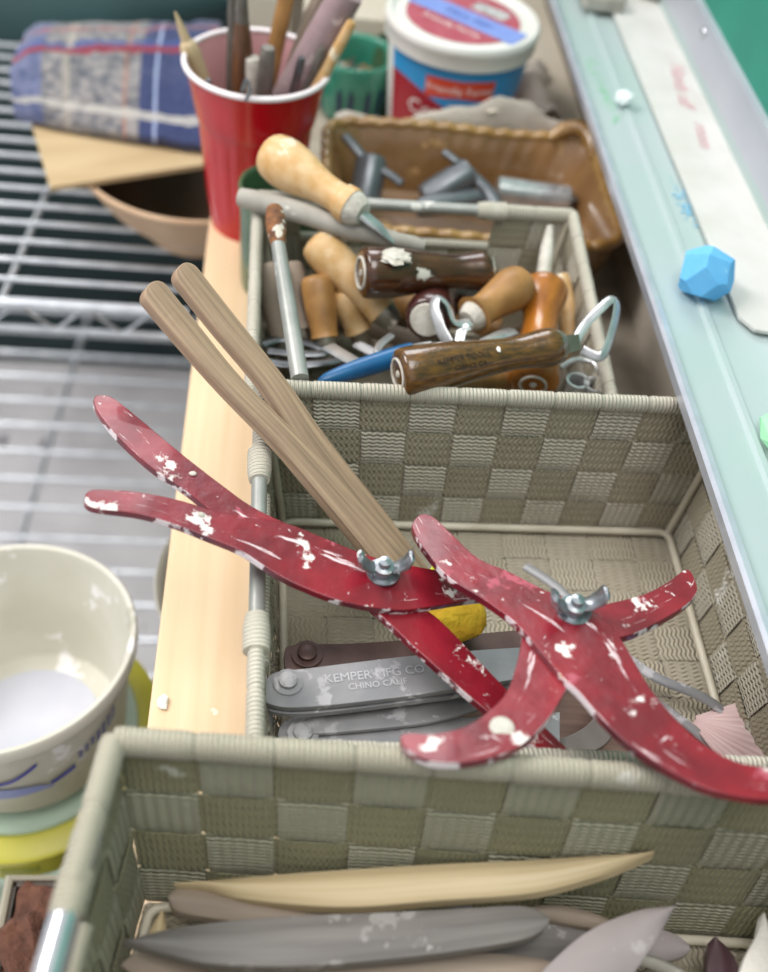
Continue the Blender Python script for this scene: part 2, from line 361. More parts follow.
def spline(pts, n):
    """Catmull-Rom through points of any dimension, n samples"""
    pts = [list(p) for p in pts]; N = len(pts); out = []
    for k in range(n):
        t = k/(n-1)*(N-1); i = min(int(t), N-2); u = t-i
        p0, p1, p2, p3 = pts[max(i-1, 0)], pts[i], pts[i+1], pts[min(i+2, N-1)]
        out.append([.5*(2*b+(c-a)*u+(2*a-5*b+4*c-d)*u*u+(3*b-a-3*c+d)*u**3) for a, b, c, d in zip(p0, p1, p2, p3)])
    return out
def lathe(p0, p1, prof, n=20, samples=None, bend=0):
    """round body along p0->p1, prof = (t, r); returns (path, radii)"""
    p0, p1 = V(p0), V(p1)
    pr = spline(prof, samples) if samples else prof
    d = p1-p0
    return [p0+d*t + V((0, 0, bend*math.sin(PI*min(max(t, 0), 1)))) for t, r in pr], [max(r, 1e-4) for t, r in pr]
def ball(mb, c, r, mi=0, sub=2, amp=.15, fr=1.5, seed=0, flat=False):
    bm = bmesh.new(); bmesh.ops.create_icosphere(bm, subdivisions=sub, radius=1)
    vs = []
    for v in bm.verts:
        k = 1+amp*noise.noise(v.co*fr+V((seed*7.1, seed*3.3, 0)))
        vs.append(V(c)+V((v.co.x*r[0]*k, v.co.y*r[1]*k, v.co.z*r[2]*k)))
    mb.add(vs, [[v.index for v in f.verts] for f in bm.faces], mi); bm.free()
def flatstrip(mb, pairs, pl, th, n=40, mi=0, edge=1, across=4, crown=0., round0=0, round1=0):
    """flat bar traced as (left x, y, right x, y) in the photo, laid on the plane pl, given thickness th downwards"""
    sp = spline(pairs, n); g = []
    for k, q in enumerate(sp):
        a, b = P(q[0], q[1], *pl), P(q[2], q[3], *pl)
        g.append([a.lerp(b, j/across)+V((0, 0, crown*math.sin(PI*j/across))) for j in range(across+1)])
    for rr, idx in ((round0, 0), (round1, n-1)):
        if rr:
            k = rr; order = range(k) if idx == 0 else range(n-1, n-1-k, -1)
            for i, gi in enumerate(order):
                s = math.sqrt(max(0, 1-(1-(i+.35)/k)**2)); row = g[gi]; m = row[across//2].copy()
                g[gi] = [m.lerp(p, min(1, s)) for p in row]
    gx, gy = (list(pl[1:])+[0, 0])[:2]
    nrm = V((gx, gy, -1)).normalized()
    mb.sheet(g, th, nrm, mi, edge=edge)
def text(s, size, fn, parent, mname, name='lettering', mat_ext=.0002, label=None, shear=0, align='CENTER'):
    cu = bpy.data.curves.new(name, 'FONT'); cu.body = s; cu.size = size; cu.align_x = align; cu.shear = shear; cu.align_y = 'CENTER'; cu.resolution_u = 3
    t = bpy.data.objects.new(name, cu); C.objects.link(t)
    bpy.context.view_layer.update()
    dg = bpy.context.evaluated_depsgraph_get(); me = bpy.data.meshes.new_from_object(t.evaluated_get(dg))
    bpy.data.objects.remove(t)
    mb = MB(); mb.add([fn(v.co.x, v.co.y) for v in me.vertices], [list(p.vertices) for p in me.polygons])
    bpy.data.meshes.remove(me)
    return obj(name, mb, mname, parent, label=label, smooth=False)
def plane_fn(o, ux, uy): o, ux, uy = V(o), V(ux).normalized(), V(uy).normalized(); return lambda x, y: o+ux*x+uy*y

# ================================================================== SETTING
XW = .243          # board under the chalk tray
b = MB(); b.box((-1.6, -.6, -.60), (.9, 1.12, -.56)); struct('floor', b, 'floor')
b = MB(); b.box((-1.6, 1.1, -.56), (-.02, 1.12, .5)); b.box((-.02, 1.1, -.56), (.6, 1.12, .5)); struct('wall_back', b, 'teal_wall')
b = MB(); b.box((XW, -.1, -.56), (.31, 1.1, .096)); struct('wall_right', b, 'wall_tan')
b = MB(); b.box((.292, -.1, .142), (.31, 1.1, .9)); struct('chalkboard', b, 'chalkboard')
bpy.data.objects['chalkboard'].name = 'wall_chalkboard'
# chalk tray: one bent metal profile
prof = [(.205, .096), (.2005, .0975), (.2, .104), (.2015, .1058), (.2045, .1055), (.2055, .1015), (.228, .1005), (.2295, .1025), (.2325, .1025), (.234, .1005), (.286, .1005), (.2885, .1025), (.289, .112)]
b = MB(); g = [[V((x, y, z)) for x, z in prof] for y in (-.1, .3, .7, 1.1)]; b.grid(g[:], 0)
struct_t = MB(); struct_t.grid(g, 0)
lip = MB(); lip.grid([[V((x-.0001, y, z+.0001)) for x, z in prof[:6]] for y in (-.1, 1.1)], 0)
tr = struct('trim_1', struct_t, 'tray_alu'); tr['label'] = 'aluminium chalk tray dusted with green chalk'
struct('tray_lip', lip, 'tray_lip', tr)
bk = MB(); bk.box((.289, -.1, .101), (.2925, 1.1, .138)); bk.box((.2875, -.1, .138), (.2925, 1.1, .1425)); struct('tray_back', bk, 'tray_back', tr)
def on_wall(px, py, x=.289):
    r = M3 @ V((px-384, 486-py, -F)); return CAM+r*((x-CAM.x)/r.x)
for (px, py) in ((704, 33),):
    q = on_wall(px, py); b = MB()
    ball(b, q, (.003, .0042, .0042), amp=0); struct('screw', b, 'chrome', tr)
b = MB(); random.seed(2)
for i in range(70):
    t = random.random(); q = P(590+28*t+random.uniform(-4, 4), 62+60*t+random.uniform(-5, 5), .1016)
    r = random.uniform(.0004, .0011); ball(b, q, (r, r, .0003), amp=0, sub=1)
struct('chalk_dust', b, 'dust_green', tr)['kind'] = 'stuff'
b = MB()
for i in range(90):
    t = random.gauss(0, 1); q = P(684+t*5+random.uniform(-6, 6), 203+t*12+random.uniform(-5, 5), .1012)
    r = random.uniform(.0003, .0009); ball(b, q, (r, r, .0003), amp=0, sub=1)
struct('chalk_dust', b, 'dust_blue', tr)['kind'] = 'stuff'

# table slab beside the pine board
b = MB(); b.box((.013, -.1, -.02), (XW, .705, 0)); b.box((.0, .705, -.02), (XW, 1.1, 0))
solo('table', b, 'table', 'grey-brown table top under the row of woven baskets', 'table')
b = MB(); b.box((-.0505, -.08, -.018), (.0125, .70, 0))
pn = solo('pine_board', b, 'pine', 'pale pine board running along the left edge under the baskets', 'board', bevel=.0012)
c = MB(); q = P(163, 703, 0); ball(c, q+V((0, 0, .0012)), (.0028, .004, .0016), amp=.5, fr=2)
solo('clay_crumb', c, 'white_clay', 'small dry white clay crumb on the pine board near the front basket', 'clay crumb', smooth=False)

# ---- wire shelving
def shelf(z, y0, y1, x0, x1, pitch, rad, label, cross, truss=True, slope=0.):
    o = root('wire_shelf', label, 'shelf', ((x0+x1)/2, (y0+y1)/2, z))
    m = MB(); n = int((y1-y0)/pitch)
    for i in range(n+1):
        y = y0+i*pitch
        m.tube([(x0, y, z), (x1, y, z)], rad, 8)
    obj('shelf_wires', m, 'shelf_chrome', o)['kind'] = 'stuff'
    for (xa, xb) in cross:
        m = MB(); m.tube([(xa, y0, z-rad*2), (xb, y1, z-rad*2)], rad*1.2, 8); obj('cross_wire', m, 'shelf_chrome', o)
    if truss:
        for dz in (0, -.025):
            m = MB(); m.tube([(x0, y0-.004, z+dz), (x1, y0-.004, z+dz)], rad*1.5, 8); obj('edge_wire', m, 'shelf_chrome', o)
        m = MB(); k = int((x1-x0)/.026); pts = [(x0+(x1-x0)*i/k, y0-.004, z-(.025 if i % 2 else 0)) for i in range(k+1)]
        m.tube(pts, rad*.8, 6); obj('zigzag_brace', m, 'shelf_chrome', o)
    return o
shelf(-.1, .664, 1.09, -.62, -.07, .0256, .0022, 'upper chrome wire shelf holding the clay bowl and plaid cloth', ((-.215, -.19),))
shelf(-.45, .42, 1.09, -.75, -.02, .041, .003, 'lower chrome wire shelf under the upper one, above the grey floor', ((-.27, -.24), (-.5, -.47)))

# ================================================================== WOVEN BASKETS
def basket(label, rim, inset, h, nus, nv, nfy, handles, rimmat=WEB_RIM, rod='wire', rodr=.0035, rr0=.0042, insx=None, webs=(WEB_A, WEB_B), posts=True):
    insx = insx or inset
    """rim: BL, BR, FR, FL at the top; handles: side -> (t0, t1)"""
    cx = sum(p[0] for p in rim)/4; cy = sum(p[1] for p in rim)/4
    top = [V((p[0], p[1], p[2] if len(p) > 2 else h)) for p in rim]
    bot = []
    for p in rim:
        bot.append(V((p[0]+(insx if p[0] < cx else -insx), p[1]+(inset if p[1] < cy else -inset), .003)))
    o = root('woven_basket', label, 'basket', (cx, cy, 0))
    names = ['back', 'right', 'front', 'left']
    def sm(x): return max(-1, min(1, 2.6*math.sin(PI*x)))
    for s in range(4):
        a, c2 = bot[s], bot[(s+1) % 4]; d, e = top[s], top[(s+1) % 4]
        if s in (2, 3): pass
        U = (c2-a); n = U.cross(d-a).normalized()
        if n.dot(V(((a+c2)/2-V((cx, cy, 0))))) < 0: n = -n
        n.z = 0 if abs(n.z) < 0 else n.z
        nu = nus[s % 2]
        def pt(u, v, off): return a.lerp(c2, u).lerp(d.lerp(e, u), v) + n*off
        cut = handles.get(s)
        ci = set()
        if cut:
            for i in range(nu):
                if cut[0] <= (i+.5)/nu <= cut[1]: ci.add(i)
        m = MB(); A = .00085; W = .47
        T = .98
        for j in range(nv):                                  # horizontal strips
            v0, v1 = (j+.5-W)/nv*T, (j+.5+W)/nv*T; run = []
            def flush(run):
                if len(run) > 1: m.sheet(run, .0005, n, 1)
            for i in range(nu):
                if j == nv-1 and i in ci: flush(run); run = []; continue
                for k in range(0 if not run else 1, 7):
                    u = (i+k/6)/nu; off = A*sm(u*nu + j)
                    run.append([pt(u, v0, off), pt(u, (v0+v1)/2, off+.0003), pt(u, v1, off)])
            flush(run)
        for i in range(nu):                                  # vertical strips, the last cell folds into the rim
            u0, u1 = (i+.5-W)/nu, (i+.5+W)/nu; run = []
            top_j = nv-1 if i in ci else nv
            for k in range(top_j*6+1):
                v = k/6/nv*T; off = -A*sm(k/6 + i)
                run.append([pt(u0, v, off), pt((u0+u1)/2, v, off+.0003), pt(u1, v, off)])
            m.sheet(run, .0005, n, 0)
        obj('wall_panel', m, list(webs), o)
        # wrapped rim
        m = MB(); r = rr0
        for i in range(nu):
            if i in ci:
                if m.v: obj('rim_wrap', m, rimmat, o); m = MB()
                continue
            u0, u1 = (i+.005)/nu, (i+.995)/nu; k = 14; random.seed(i*7+s)
            pth = [d.lerp(e, u0+(u1-u0)*q/k) for q in range(k+1)]
            rr = [r*(.9 if q in (0, k) else 1.0+random.uniform(-.02, .03)) for q in range(k+1)]
            m.tube(pth, rr, 14, flat=(.85, 1.15), up=(0, 0, 1))
        if m.v: obj('rim_wrap', m, rimmat, o)
        if ci:
            lo, hi = min(ci)/nu, (max(ci)+1)/nu
            m = MB(); m.tube([d.lerp(e, lo-.1), d.lerp(e, hi+.1)], rodr, 12); obj('handle_rod', m, rod, o)
            # sleeve ends and the folded edge under the hand hole
            for tt, sg in ((lo, 1), (hi, -1)):
                p0 = d.lerp(e, tt); dd = (e-d)*sg; m = MB()
                m.tube([p0-dd*.03, p0+dd*.03, p0+dd*.06], [.0056, .0056, .0048], 14)
                obj('handle_sleeve', m, rimmat, o)
            m = MB()
            vv = (nv-1)/nv*T
            m.tube([pt(lo, vv, 0), pt(hi, vv, 0)], .0028, 10)
            obj('folded_edge', m, rimmat, o)
    # wire frame
    m = MB(); r = .0021
    cor = []
    B = [p+V(((.003 if p.x < cx else -.003), (.003 if p.y < cy else -.003), .003)) for p in bot]
    pts = []
    for s in range(4):
        p, nx, pv = B[s], B[(s+1) % 4], B[s-1]
        for t in range(5):
            a = p.lerp(pv, .035*(1-t/4)); c2 = p.lerp(nx, .035*t/4)
            pts.append(a.lerp(c2, t/4) if 0 else p + (a-p)*(1-t/4) + (c2-p)*(t/4))
    m.tube(pts, r, 10, closed=True)
    for s in range(4 if posts else 0): m.tube([B[s], top[s].lerp(B[s], .04)+V(((.002 if top[s].x < cx else -.002), (.002 if top[s].y < cy else -.002), 0))], r, 10)
    obj('wire_frame', m, 'wire', o)
    # woven floor
    m = MB(); nx_, ny_ = nus[0]-1, nfy
    def fp(u, v, off): return bot[3].lerp(bot[2], u).lerp(bot[0].lerp(bot[1], u), v)+V((0, 0, -.0012+off))
    for (na, nb, fl) in ((nx_, ny_, 0), (ny_, nx_, 1)):
        for j in range(nb):
            run = []
            for k in range(na*6+1):
                t = k/6/na; off = (.0006 if fl == 0 else -.0006)*sm(k/6+j)
                w0, w1 = (j+.03)/nb, (j+.97)/nb
                run.append([fp(t, w, off) if fl == 0 else fp(w, t, off) for w in (w0, (w0+w1)/2, w1)])
            m.sheet(run, .0003, (0, 0, -1), fl)
    obj('floor_panel', m, [WEB_F, WEB_F], o)
    return o
H = .09
basket('woven grey-beige basket in the middle, holding red and aluminium calipers',
       [(-.006, .3758), (.237, .3795), (.237, .187, .076), (-.001, .191, .078)], .011, H, (10, 8), 4, 8, {3: (.28, .72)}, rod=M['wire_grey'])
basket('woven beige basket at the back, crammed with wooden-handled trimming tools',
       [(-.014, .538), (.176, .543), (.179, .387, .070), (-.011, .385, .070)], .011, H, (8, 7), 4, 7, {0: (.12, .74)}, rod=M['wire_grey'])
ang = math.radians(-3.3)
H1 = .101
def rot(x, y): return (-.0495+x*math.cos(ang)-y*math.sin(ang), .1805+x*math.sin(ang)+y*math.cos(ang))
basket('woven basket with painted olive-grey shade nearest the viewer, holding flat wooden and bamboo tools',
       [rot(0, 0), rot(.28, 0), rot(.28, -.19), (-.071, .0)], .019, H1, (10, 7), 4, 8, {3: (.42, .72)}, rimmat=WEB_RIMG, rod=M['chrome'], rodr=.0052, rr0=.0056, insx=.007, webs=(WEB_SHADE_A, WEB_SHADE_B), posts=False)

# ================================================================== RED CALIPERS
def wingnut(parent, c, ang, s=1.0):
    c = V(c); m = MB()
    m.spin(None, [(.0002, .0), (.0072*s, .0), (.0072*s, .0012), (.0048*s, .0012), (.0044*s, .005*s), (.0026*s, .0055*s), (.0026*s, .0085*s), (.0002, .009*s)], 20, 0, c)
    for sg in (-1, 1):
        d = V((math.cos(ang), math.sin(ang), 0))*sg; up = V((0, 0, 1))
        pth = [c+d*.002*s+up*.003*s, c+d*.006*s+up*.0045*s, c+d*.0095*s+up*.008*s, c+d*.0105*s+up*.012*s, c+d*.0100*s+up*.0135*s]
        side = d.cross(up)
        m.tube(pth, [x*s for x in (.0028, .0034, .004, .0036, .0015)], 14, flat=(1, .45), up=tuple(d+up*.2))
    obj('wing_nut', m, 'zinc', parent)
def bar(parent, name, pairs, pl, th, mats, n=56, r0=5, r1=5, holes=(), label=None, bev=.0005):
    m = MB(); flatstrip(m, pairs, pl, th, n, 0, 1, 4, round0=r0, round1=r1)
    return obj(name, m, mats, parent, bevel=bev, label=label, ang=50)
def hole_ring(parent, px, py, pl, r, mname):
    c = P(px, py, *pl)+V((0, 0, .0004)); m = MB(); ball(m, c, (r, r*.75, .0006), amp=.1); obj('rivet_hole', m, mname, parent)

pl1 = (.100, -.22, 0.); pl1b = (.0965, -.22, 0.)
c1 = P(380, 575, *pl1)
k1 = root('caliper', 'long red painted wooden caliper with two handles jutting out over the pine board', 'caliper', c1)
bar(k1, 'lower_leg', [(97, 393, 92, 402), (112, 397, 99, 413), (138, 417, 118, 437), (170, 444, 152, 468), (200, 468, 185, 490), (225, 487, 212, 512), (255, 508, 240, 534),
     (300, 530, 285, 565), (350, 560, 335, 590), (395, 588, 370, 607), (440, 620, 412, 645), (490, 672, 462, 690), (540, 722, 520, 738), (588, 764, 566, 772)], pl1b, .0035, ['red_paint', 'red_edge'])
bar(k1, 'upper_leg', [(86, 489, 84, 506), (100, 489, 98, 509), (140, 492, 138, 514), (180, 500, 174, 524), (220, 512, 212, 539), (255, 518, 243, 552), (290, 524, 275, 573), (325, 538, 303, 587),
     (355, 550, 345, 602), (385, 560, 395, 610), (415, 566, 430, 607), (450, 572, 460, 602), (480, 577, 487, 599), (510, 585, 512, 597)], pl1, .0035, ['red_paint', 'red_edge'])
wingnut(k1, P(383, 574, *pl1)+V((0, 0, .0005)), .05)
hole_ring(k1, 193, 474, pl1b, .0017, 'clay_crust'); hole_ring(k1, 201, 515, pl1, .0017, 'clay_crust')
pl2 = (.152, 0., -.20); pl2b = (.1485, 0., -.20)
c2 = P(573, 610, *pl2)
k2 = root('caliper', 'smaller red painted wooden caliper with curved jaws lying across the front rim', 'caliper', c2)
bar(k2, 'lower_leg', [(690, 569, 697, 584), (684, 570, 697, 592), (668, 582, 687, 604), (645, 594, 665, 618), (615, 602, 635, 633), (585, 608, 612, 640), (555, 608, 598, 655), (528, 618, 577, 672),
     (519, 655, 566, 689), (508, 690, 550, 716), (488, 712, 530, 738), (462, 728, 505, 753), (432, 734, 465, 762), (412, 733, 430, 761), (399, 731, 404, 750)], pl2b, .0035, ['red_paint', 'red_edge'])
bar(k2, 'upper_leg', [(423, 512, 413, 520), (434, 517, 412, 528), (452, 534, 425, 550), (478, 558, 450, 578), (510, 572, 485, 600), (545, 590, 515, 622), (580, 603, 540, 650), (608, 622, 562, 676),
     (628, 650, 580, 693), (648, 685, 605, 722), (675, 718, 636, 750), (705, 745, 672, 772), (738, 762, 708, 789), (768, 768, 745, 797), (795, 774, 780, 806)], pl2, .0035, ['red_paint', 'red_edge'])
wingnut(k2, P(573, 612, *pl2)+V((0, 0, .0005)), .12)
m = MB(); q = P(502, 728, *pl2b); m.spin(None, [(.0002, .0003), (.0028, .0005), (.0042, .0005), (.0046, .0001)], 24, 0, q); obj('rivet_hole', m, 'clay_crust', k2)

# ================================================================== WOODEN STICKS
def stick(label, pairs, z0, z1, th, grp=None):
    # rises from z1 (lower end) to z0 (upper end): plane slopes along the stick
    a = P(*pairs[0][:2], z0); c = P(*pairs[-1][:2], z1)
    dy = c-a; L2 = dy.x**2+dy.y**2; gx = (z1-z0)*dy.x/L2; gy = (z1-z0)*dy.y/L2
    zz = z0-gx*a.x-gy*a.y
    m = MB(); flatstrip(m, pairs, (zz, gx, gy), th, 90, 0, 0, 6, crown=.0015, round0=4)
    return solo('wooden_stick', m, ['stick'], label, 'stick', bevel=.0015, ang=60)
stick('lower-left one of two weathered wooden sticks leaning in the middle basket',
      [(161, 278, 141, 293), (195, 320, 175, 334), (243, 379, 221, 386), (308, 444, 276, 443), (352, 492, 312, 485), (402, 549, 365, 549), (424, 575, 390, 580)], .150, .050, .006)
stick('upper-right one of two weathered wooden sticks leaning in the middle basket',
      [(192, 260, 172, 273), (234, 314, 213, 325), (286, 379, 262, 384), (326, 436, 298, 440), (382, 507, 350, 510), (419, 556, 396, 560), (434, 575, 412, 580)], .142, .034, .006)

# ================================================================== METAL CALIPERS AND SCRAPS IN THE MIDDLE BASKET
def bolt(parent, c, r=.004, mname='alu', hh=.003):
    m = MB(); m.spin(None, [(.0002, 0), (r*1.6, 0), (r*1.6, .0008), (r, .001), (r, hh), (r*.7, hh+.0006), (.0002, hh+.0008)], 16, 0, c); obj('bolt', m, mname, parent)
pa = (.052, 0, .0); pa_o = P(288, 683, *pa)
ka = root('metal_caliper', 'flat silver caliper arm with pale stamped lettering and a bolt at its left end', 'caliper', pa_o)
bar(ka, 'arm', [(265, 680, 264, 694), (277, 672, 270, 704), (310, 668, 305, 707), (400, 657, 400, 697), (480, 650, 480, 685), (545, 646, 545, 674)], pa, .003, ['alu', 'alu'], r1=0)
bar(ka, 'arm', [(265, 688, 265, 700), (277, 680, 272, 711), (320, 677, 315, 713), (430, 664, 430, 699), (545, 653, 545, 682)], (.0475, 0, 0), .003, ['alu', 'alu'], r1=0)
bolt(ka, pa_o+V((0, 0, .0002)))
m = MB(); q = P(270, 700, .047); m.tube([q, q+V((-.001, -.006, -.02))], [.002, .0026], 10); obj('pivot_pin', m, 'alu', ka)
o_ = P(375, 674, .0524); ux = P(430, 668, .0524)-P(320, 680, .0524)
text('KEMPER MFG CO', .0058, plane_fn(o_, ux, V((0, 0, 1)).cross(ux)), ka, 'lettering_pale')
o_ = P(378, 684, .0524)
text('CHINO CALIF', .0042, plane_fn(o_, ux, V((0, 0, 1)).cross(ux)), ka, 'lettering_pale')

pb = (.034, 0, 0); q = P(300, 735, *pb)
kb = root('metal_caliper', 'dusty silver caliper with two spread arms, nearest the front rim of the middle basket', 'caliper', q)
bar(kb, 'arm', [(278, 728, 278, 742), (295, 717, 290, 750), (350, 718, 345, 755), (430, 718, 430, 757), (520, 715, 520, 757), (560, 712, 560, 757)], pb, .0025, ['alu', 'alu'], r1=0)
bar(kb, 'arm', [(300, 722, 306, 734), (330, 709, 350, 731), (395, 688, 430, 722), (455, 677, 490, 705), (520, 672, 535, 688)], (.038, 0, 0), .0025, ['alu', 'alu'], r1=0)
bar(kb, 'jaw', [(520, 740, 522, 758), (560, 738, 568, 757), (590, 722, 605, 745), (598, 700, 620, 714), (588, 682, 612, 682), (570, 672, 590, 662)], (.030, 0, 0), .0025, ['steel_warm', 'steel_warm'], r0=0)
bolt(kb, P(303, 734, .0362), .0042)
pc = (.030, 0, 0); q = P(307, 655, *pc)
kc = root('metal_caliper', 'dark brown rusty caliper arm lying behind the silver lettered one', 'caliper', q)
bar(kc, 'arm', [(284, 650, 284, 662), (296, 645, 294, 672), (360, 643, 360, 676), (440, 637, 440, 668), (520, 630, 520, 660), (560, 628, 560, 655)], pc, .004, ['alu_brown', 'alu_brown'], r1=0)
bolt(kc, q+V((0, 0, .0004)), .0045, 'alu_brown')
# brown slat on the basket floor
m = MB(); flatstrip(m, [(440, 690, 440, 790), (560, 676, 580, 790), (640, 705, 640, 790), (690, 752, 700, 790)], (.012, 0, 0), .006, 24, 0, 0, 4)
solo('wood_piece', m, 'brown_slat', 'dark reddish-brown slat on the middle basket floor by its front wall', 'wood slat', bevel=.001)
# tongs: two thin rods and the flat tail behind the small red caliper
t_ = root('metal_tongs', 'thin bare metal tongs lying under the smaller red caliper', 'tongs', P(640, 670, .012))
def wire(parent, name, pts, zs, r, mname, flat=None):
    m = MB(); p3 = [P(x, y, z) for (x, y), z in zip(pts, zs)]
    sp = spline(p3, max(12, 6*len(pts))); m.tube([V(p) for p in sp], r, 10, flat=flat); return obj(name, m, mname, parent)
wire(t_, 'arm', [(525, 566), (560, 590), (600, 635), (650, 674), (700, 696), (735, 720), (757, 741)], [.022, .022, .02, .018, .014, .010, .006], .0028, 'alu', (1, .6))
wire(t_, 'arm', [(600, 640), (630, 685), (660, 705), (690, 727), (717, 751)], [.0205, .018, .014, .010, .006], .0026, 'alu', (1, .6))
# shell fan
m = MB(); rows = []; hg = P(690, 716, .006)
for i in range(9):
    row = []
    for j in range(61):
        a = math.radians(-88 + 92*j/60); rr = .003+.033*i/8*(1+.03*math.cos(j*PI/2.5))
        row.append(hg+V((math.cos(a)*rr, math.sin(a)*rr*1.1, .0011*math.cos(j*PI/2.5)*i/8+.0026*i)))
    rows.append(row)
m.sheet(rows, .0008)
solo('seashell', m, 'shell', 'pale pink ribbed shell fan in the right front corner of the middle basket', 'shell')
# sponge and lime scrap
m = MB(); ball(m, P(452, 613, .046), (.0165, .0165, .007), amp=.25, sub=3, fr=1.2, seed=3)
solo('sponge', m, 'sponge', 'yellow sponge piece peeking out beneath the long red caliper', 'sponge')
m = MB(); q = P(441, 564, .062); m.add([q+V(v) for v in ((-.006, -.004, 0), (.006, -.003, .001), (.005, .004, .002), (.0, .005, .002), (-.006, -.004, -.003), (.006, -.003, -.002), (.005, .004, -.001), (0, .005, -.001))],
     [(0, 1, 2, 3), (7, 6, 5, 4), (0, 4, 5, 1), (1, 5, 6, 2), (2, 6, 7, 3), (3, 7, 4, 0)])
m2 = MB(); m2.tube([P(441, 566, .062), P(452, 604, .048)], .004, 8)
for i in range(len(m2.f)): pass
m.add(m2.v, m2.f)
solo('plastic_scrap', m, 'lime', 'lime yellow scrap tip between the sticks and the smaller red caliper', 'plastic scrap', bevel=.0006)

# ================================================================== TOOLS IN THE FRONT BASKET
def flat_tool(name, label, pairs, z, th, mname, gx=0, gy=0, crown=.002, r0=5, r1=5, cat='clay tool', grp='flat clay tools in the front basket', across=6):
    pl = (z, gx, gy); m = MB(); flatstrip(m, pairs, pl, th, 44, 0, 0, across, crown=crown, round0=r0, round1=r1)
    return solo(name, m, mname, label, cat, grp, bevel=min(.0012, th*.3), ang=60)
flat_tool('bamboo_tool', 'long pale bamboo modelling tool with a sharp point at its right end',
   [(174, 884, 174, 888), (200, 881, 205, 889), (245, 877, 250, 900), (340, 870, 345, 907), (440, 864, 440, 900), (530, 860, 530, 893), (590, 856, 595, 877), (652, 852, 653, 856)], .037, .007, 'bamboo', gx=.15, crown=.003)
flat_tool('wooden_knife', 'grey rounded stick tucked left, just below the bamboo tool',
   [(168, 893, 169, 905), (185, 887, 183, 913), (230, 893, 230, 921), (290, 905, 290, 930), (360, 915, 360, 935), (420, 925, 420, 940)], .031, .006, 'dusty_wood')
flat_tool('grey_modelling_tool', 'long dark grey clay-smeared tool, pointed left and rounded right',
   [(124, 941, 124, 943), (165, 930, 165, 953), (220, 922, 215, 964), (300, 916, 300, 966), (400, 912, 400, 958), (470, 908, 470, 949), (520, 906, 520, 940), (548, 913, 548, 930)], .048, .006, 'grey_tool')
flat_tool('grey_rib', 'pointed leaf-shaped grey rib at the bottom right of the front basket',
   [(674, 906, 675, 909), (640, 910, 662, 930), (600, 925, 645, 957), (570, 945, 625, 985), (535, 980, 600, 1015), (505, 1020, 580, 1040)], .052, .004, 'grey_leaf')
flat_tool('wooden_knife', 'pale brown wooden slat under the dark grey tool along the bottom edge',
   [(210, 968, 210, 985), (300, 962, 300, 1000), (400, 955, 400, 1000), (480, 952, 480, 990), (560, 960, 560, 990)], .036, .006, 'dusty_wood')
flat_tool('dark_rib', 'dark slate piece between the long grey tool and the leaf-shaped rib',
   [(480, 935, 490, 965), (530, 915, 530, 965), (580, 916, 580, 970), (620, 930, 610, 975), (640, 945, 630, 975)], .030, .005, 'grey_tool', crown=0)
flat_tool('wooden_knife', 'thin brownish sliver behind the leaf-shaped rib',
   [(525, 906, 530, 917), (560, 905, 560, 922), (600, 915, 600, 930), (640, 935, 640, 945)], .034, .004, 'dusty_wood')
flat_tool('round_rib', 'grey-brown rounded rib showing right of the leaf-shaped rib',
   [(625, 925, 620, 960), (650, 926, 645, 965), (675, 934, 672, 960), (690, 945, 688, 955)], .024, .004, 'grey_leaf')
flat_tool('curved_strip', 'pale curved strip at the bottom right, below the rounded rib',
   [(620, 955, 618, 962), (650, 955, 645, 964), (680, 968, 672, 976), (705, 985, 695, 992)], .034, .003, 'grey_stick')
flat_tool('maroon_blade', 'small dark maroon pointed blade standing near the right of the front basket',
   [(712, 938, 716, 938), (709, 948, 728, 948), (707, 965, 738, 965), (706, 990, 745, 990)], .026, .005, 'maroon_tool')
flat_tool('white_shard', 'chalky white pointed shard at the right edge of the front basket',
   [(761, 915, 764, 913), (757, 935, 775, 935), (745, 958, 790, 960), (735, 990, 800, 990)], .030, .004, 'white_clay')
flat_tool('pale_shard', 'cream triangular shard standing in the left corner of the front basket',
   [(160, 912, 164, 912), (152, 925, 166, 925), (146, 940, 168, 940)], .022, .003, 'bamboo', r0=2, r1=0)
flat_tool('pale_shard', 'cream wide slat beneath the tip of the dark grey tool',
   [(150, 945, 120, 965), (185, 950, 150, 985), (215, 975, 190, 1005)], .028, .003, 'dusty_wood', r0=0, r1=0)
flat_tool('curved_strip', 'thin grey metal strip just right of the bamboo tool butt, beneath it',
   [(400, 897, 405, 901), (440, 895, 440, 903), (470, 905, 465, 912), (500, 918, 495, 925)], .033, .0015, 'alu', crown=0)

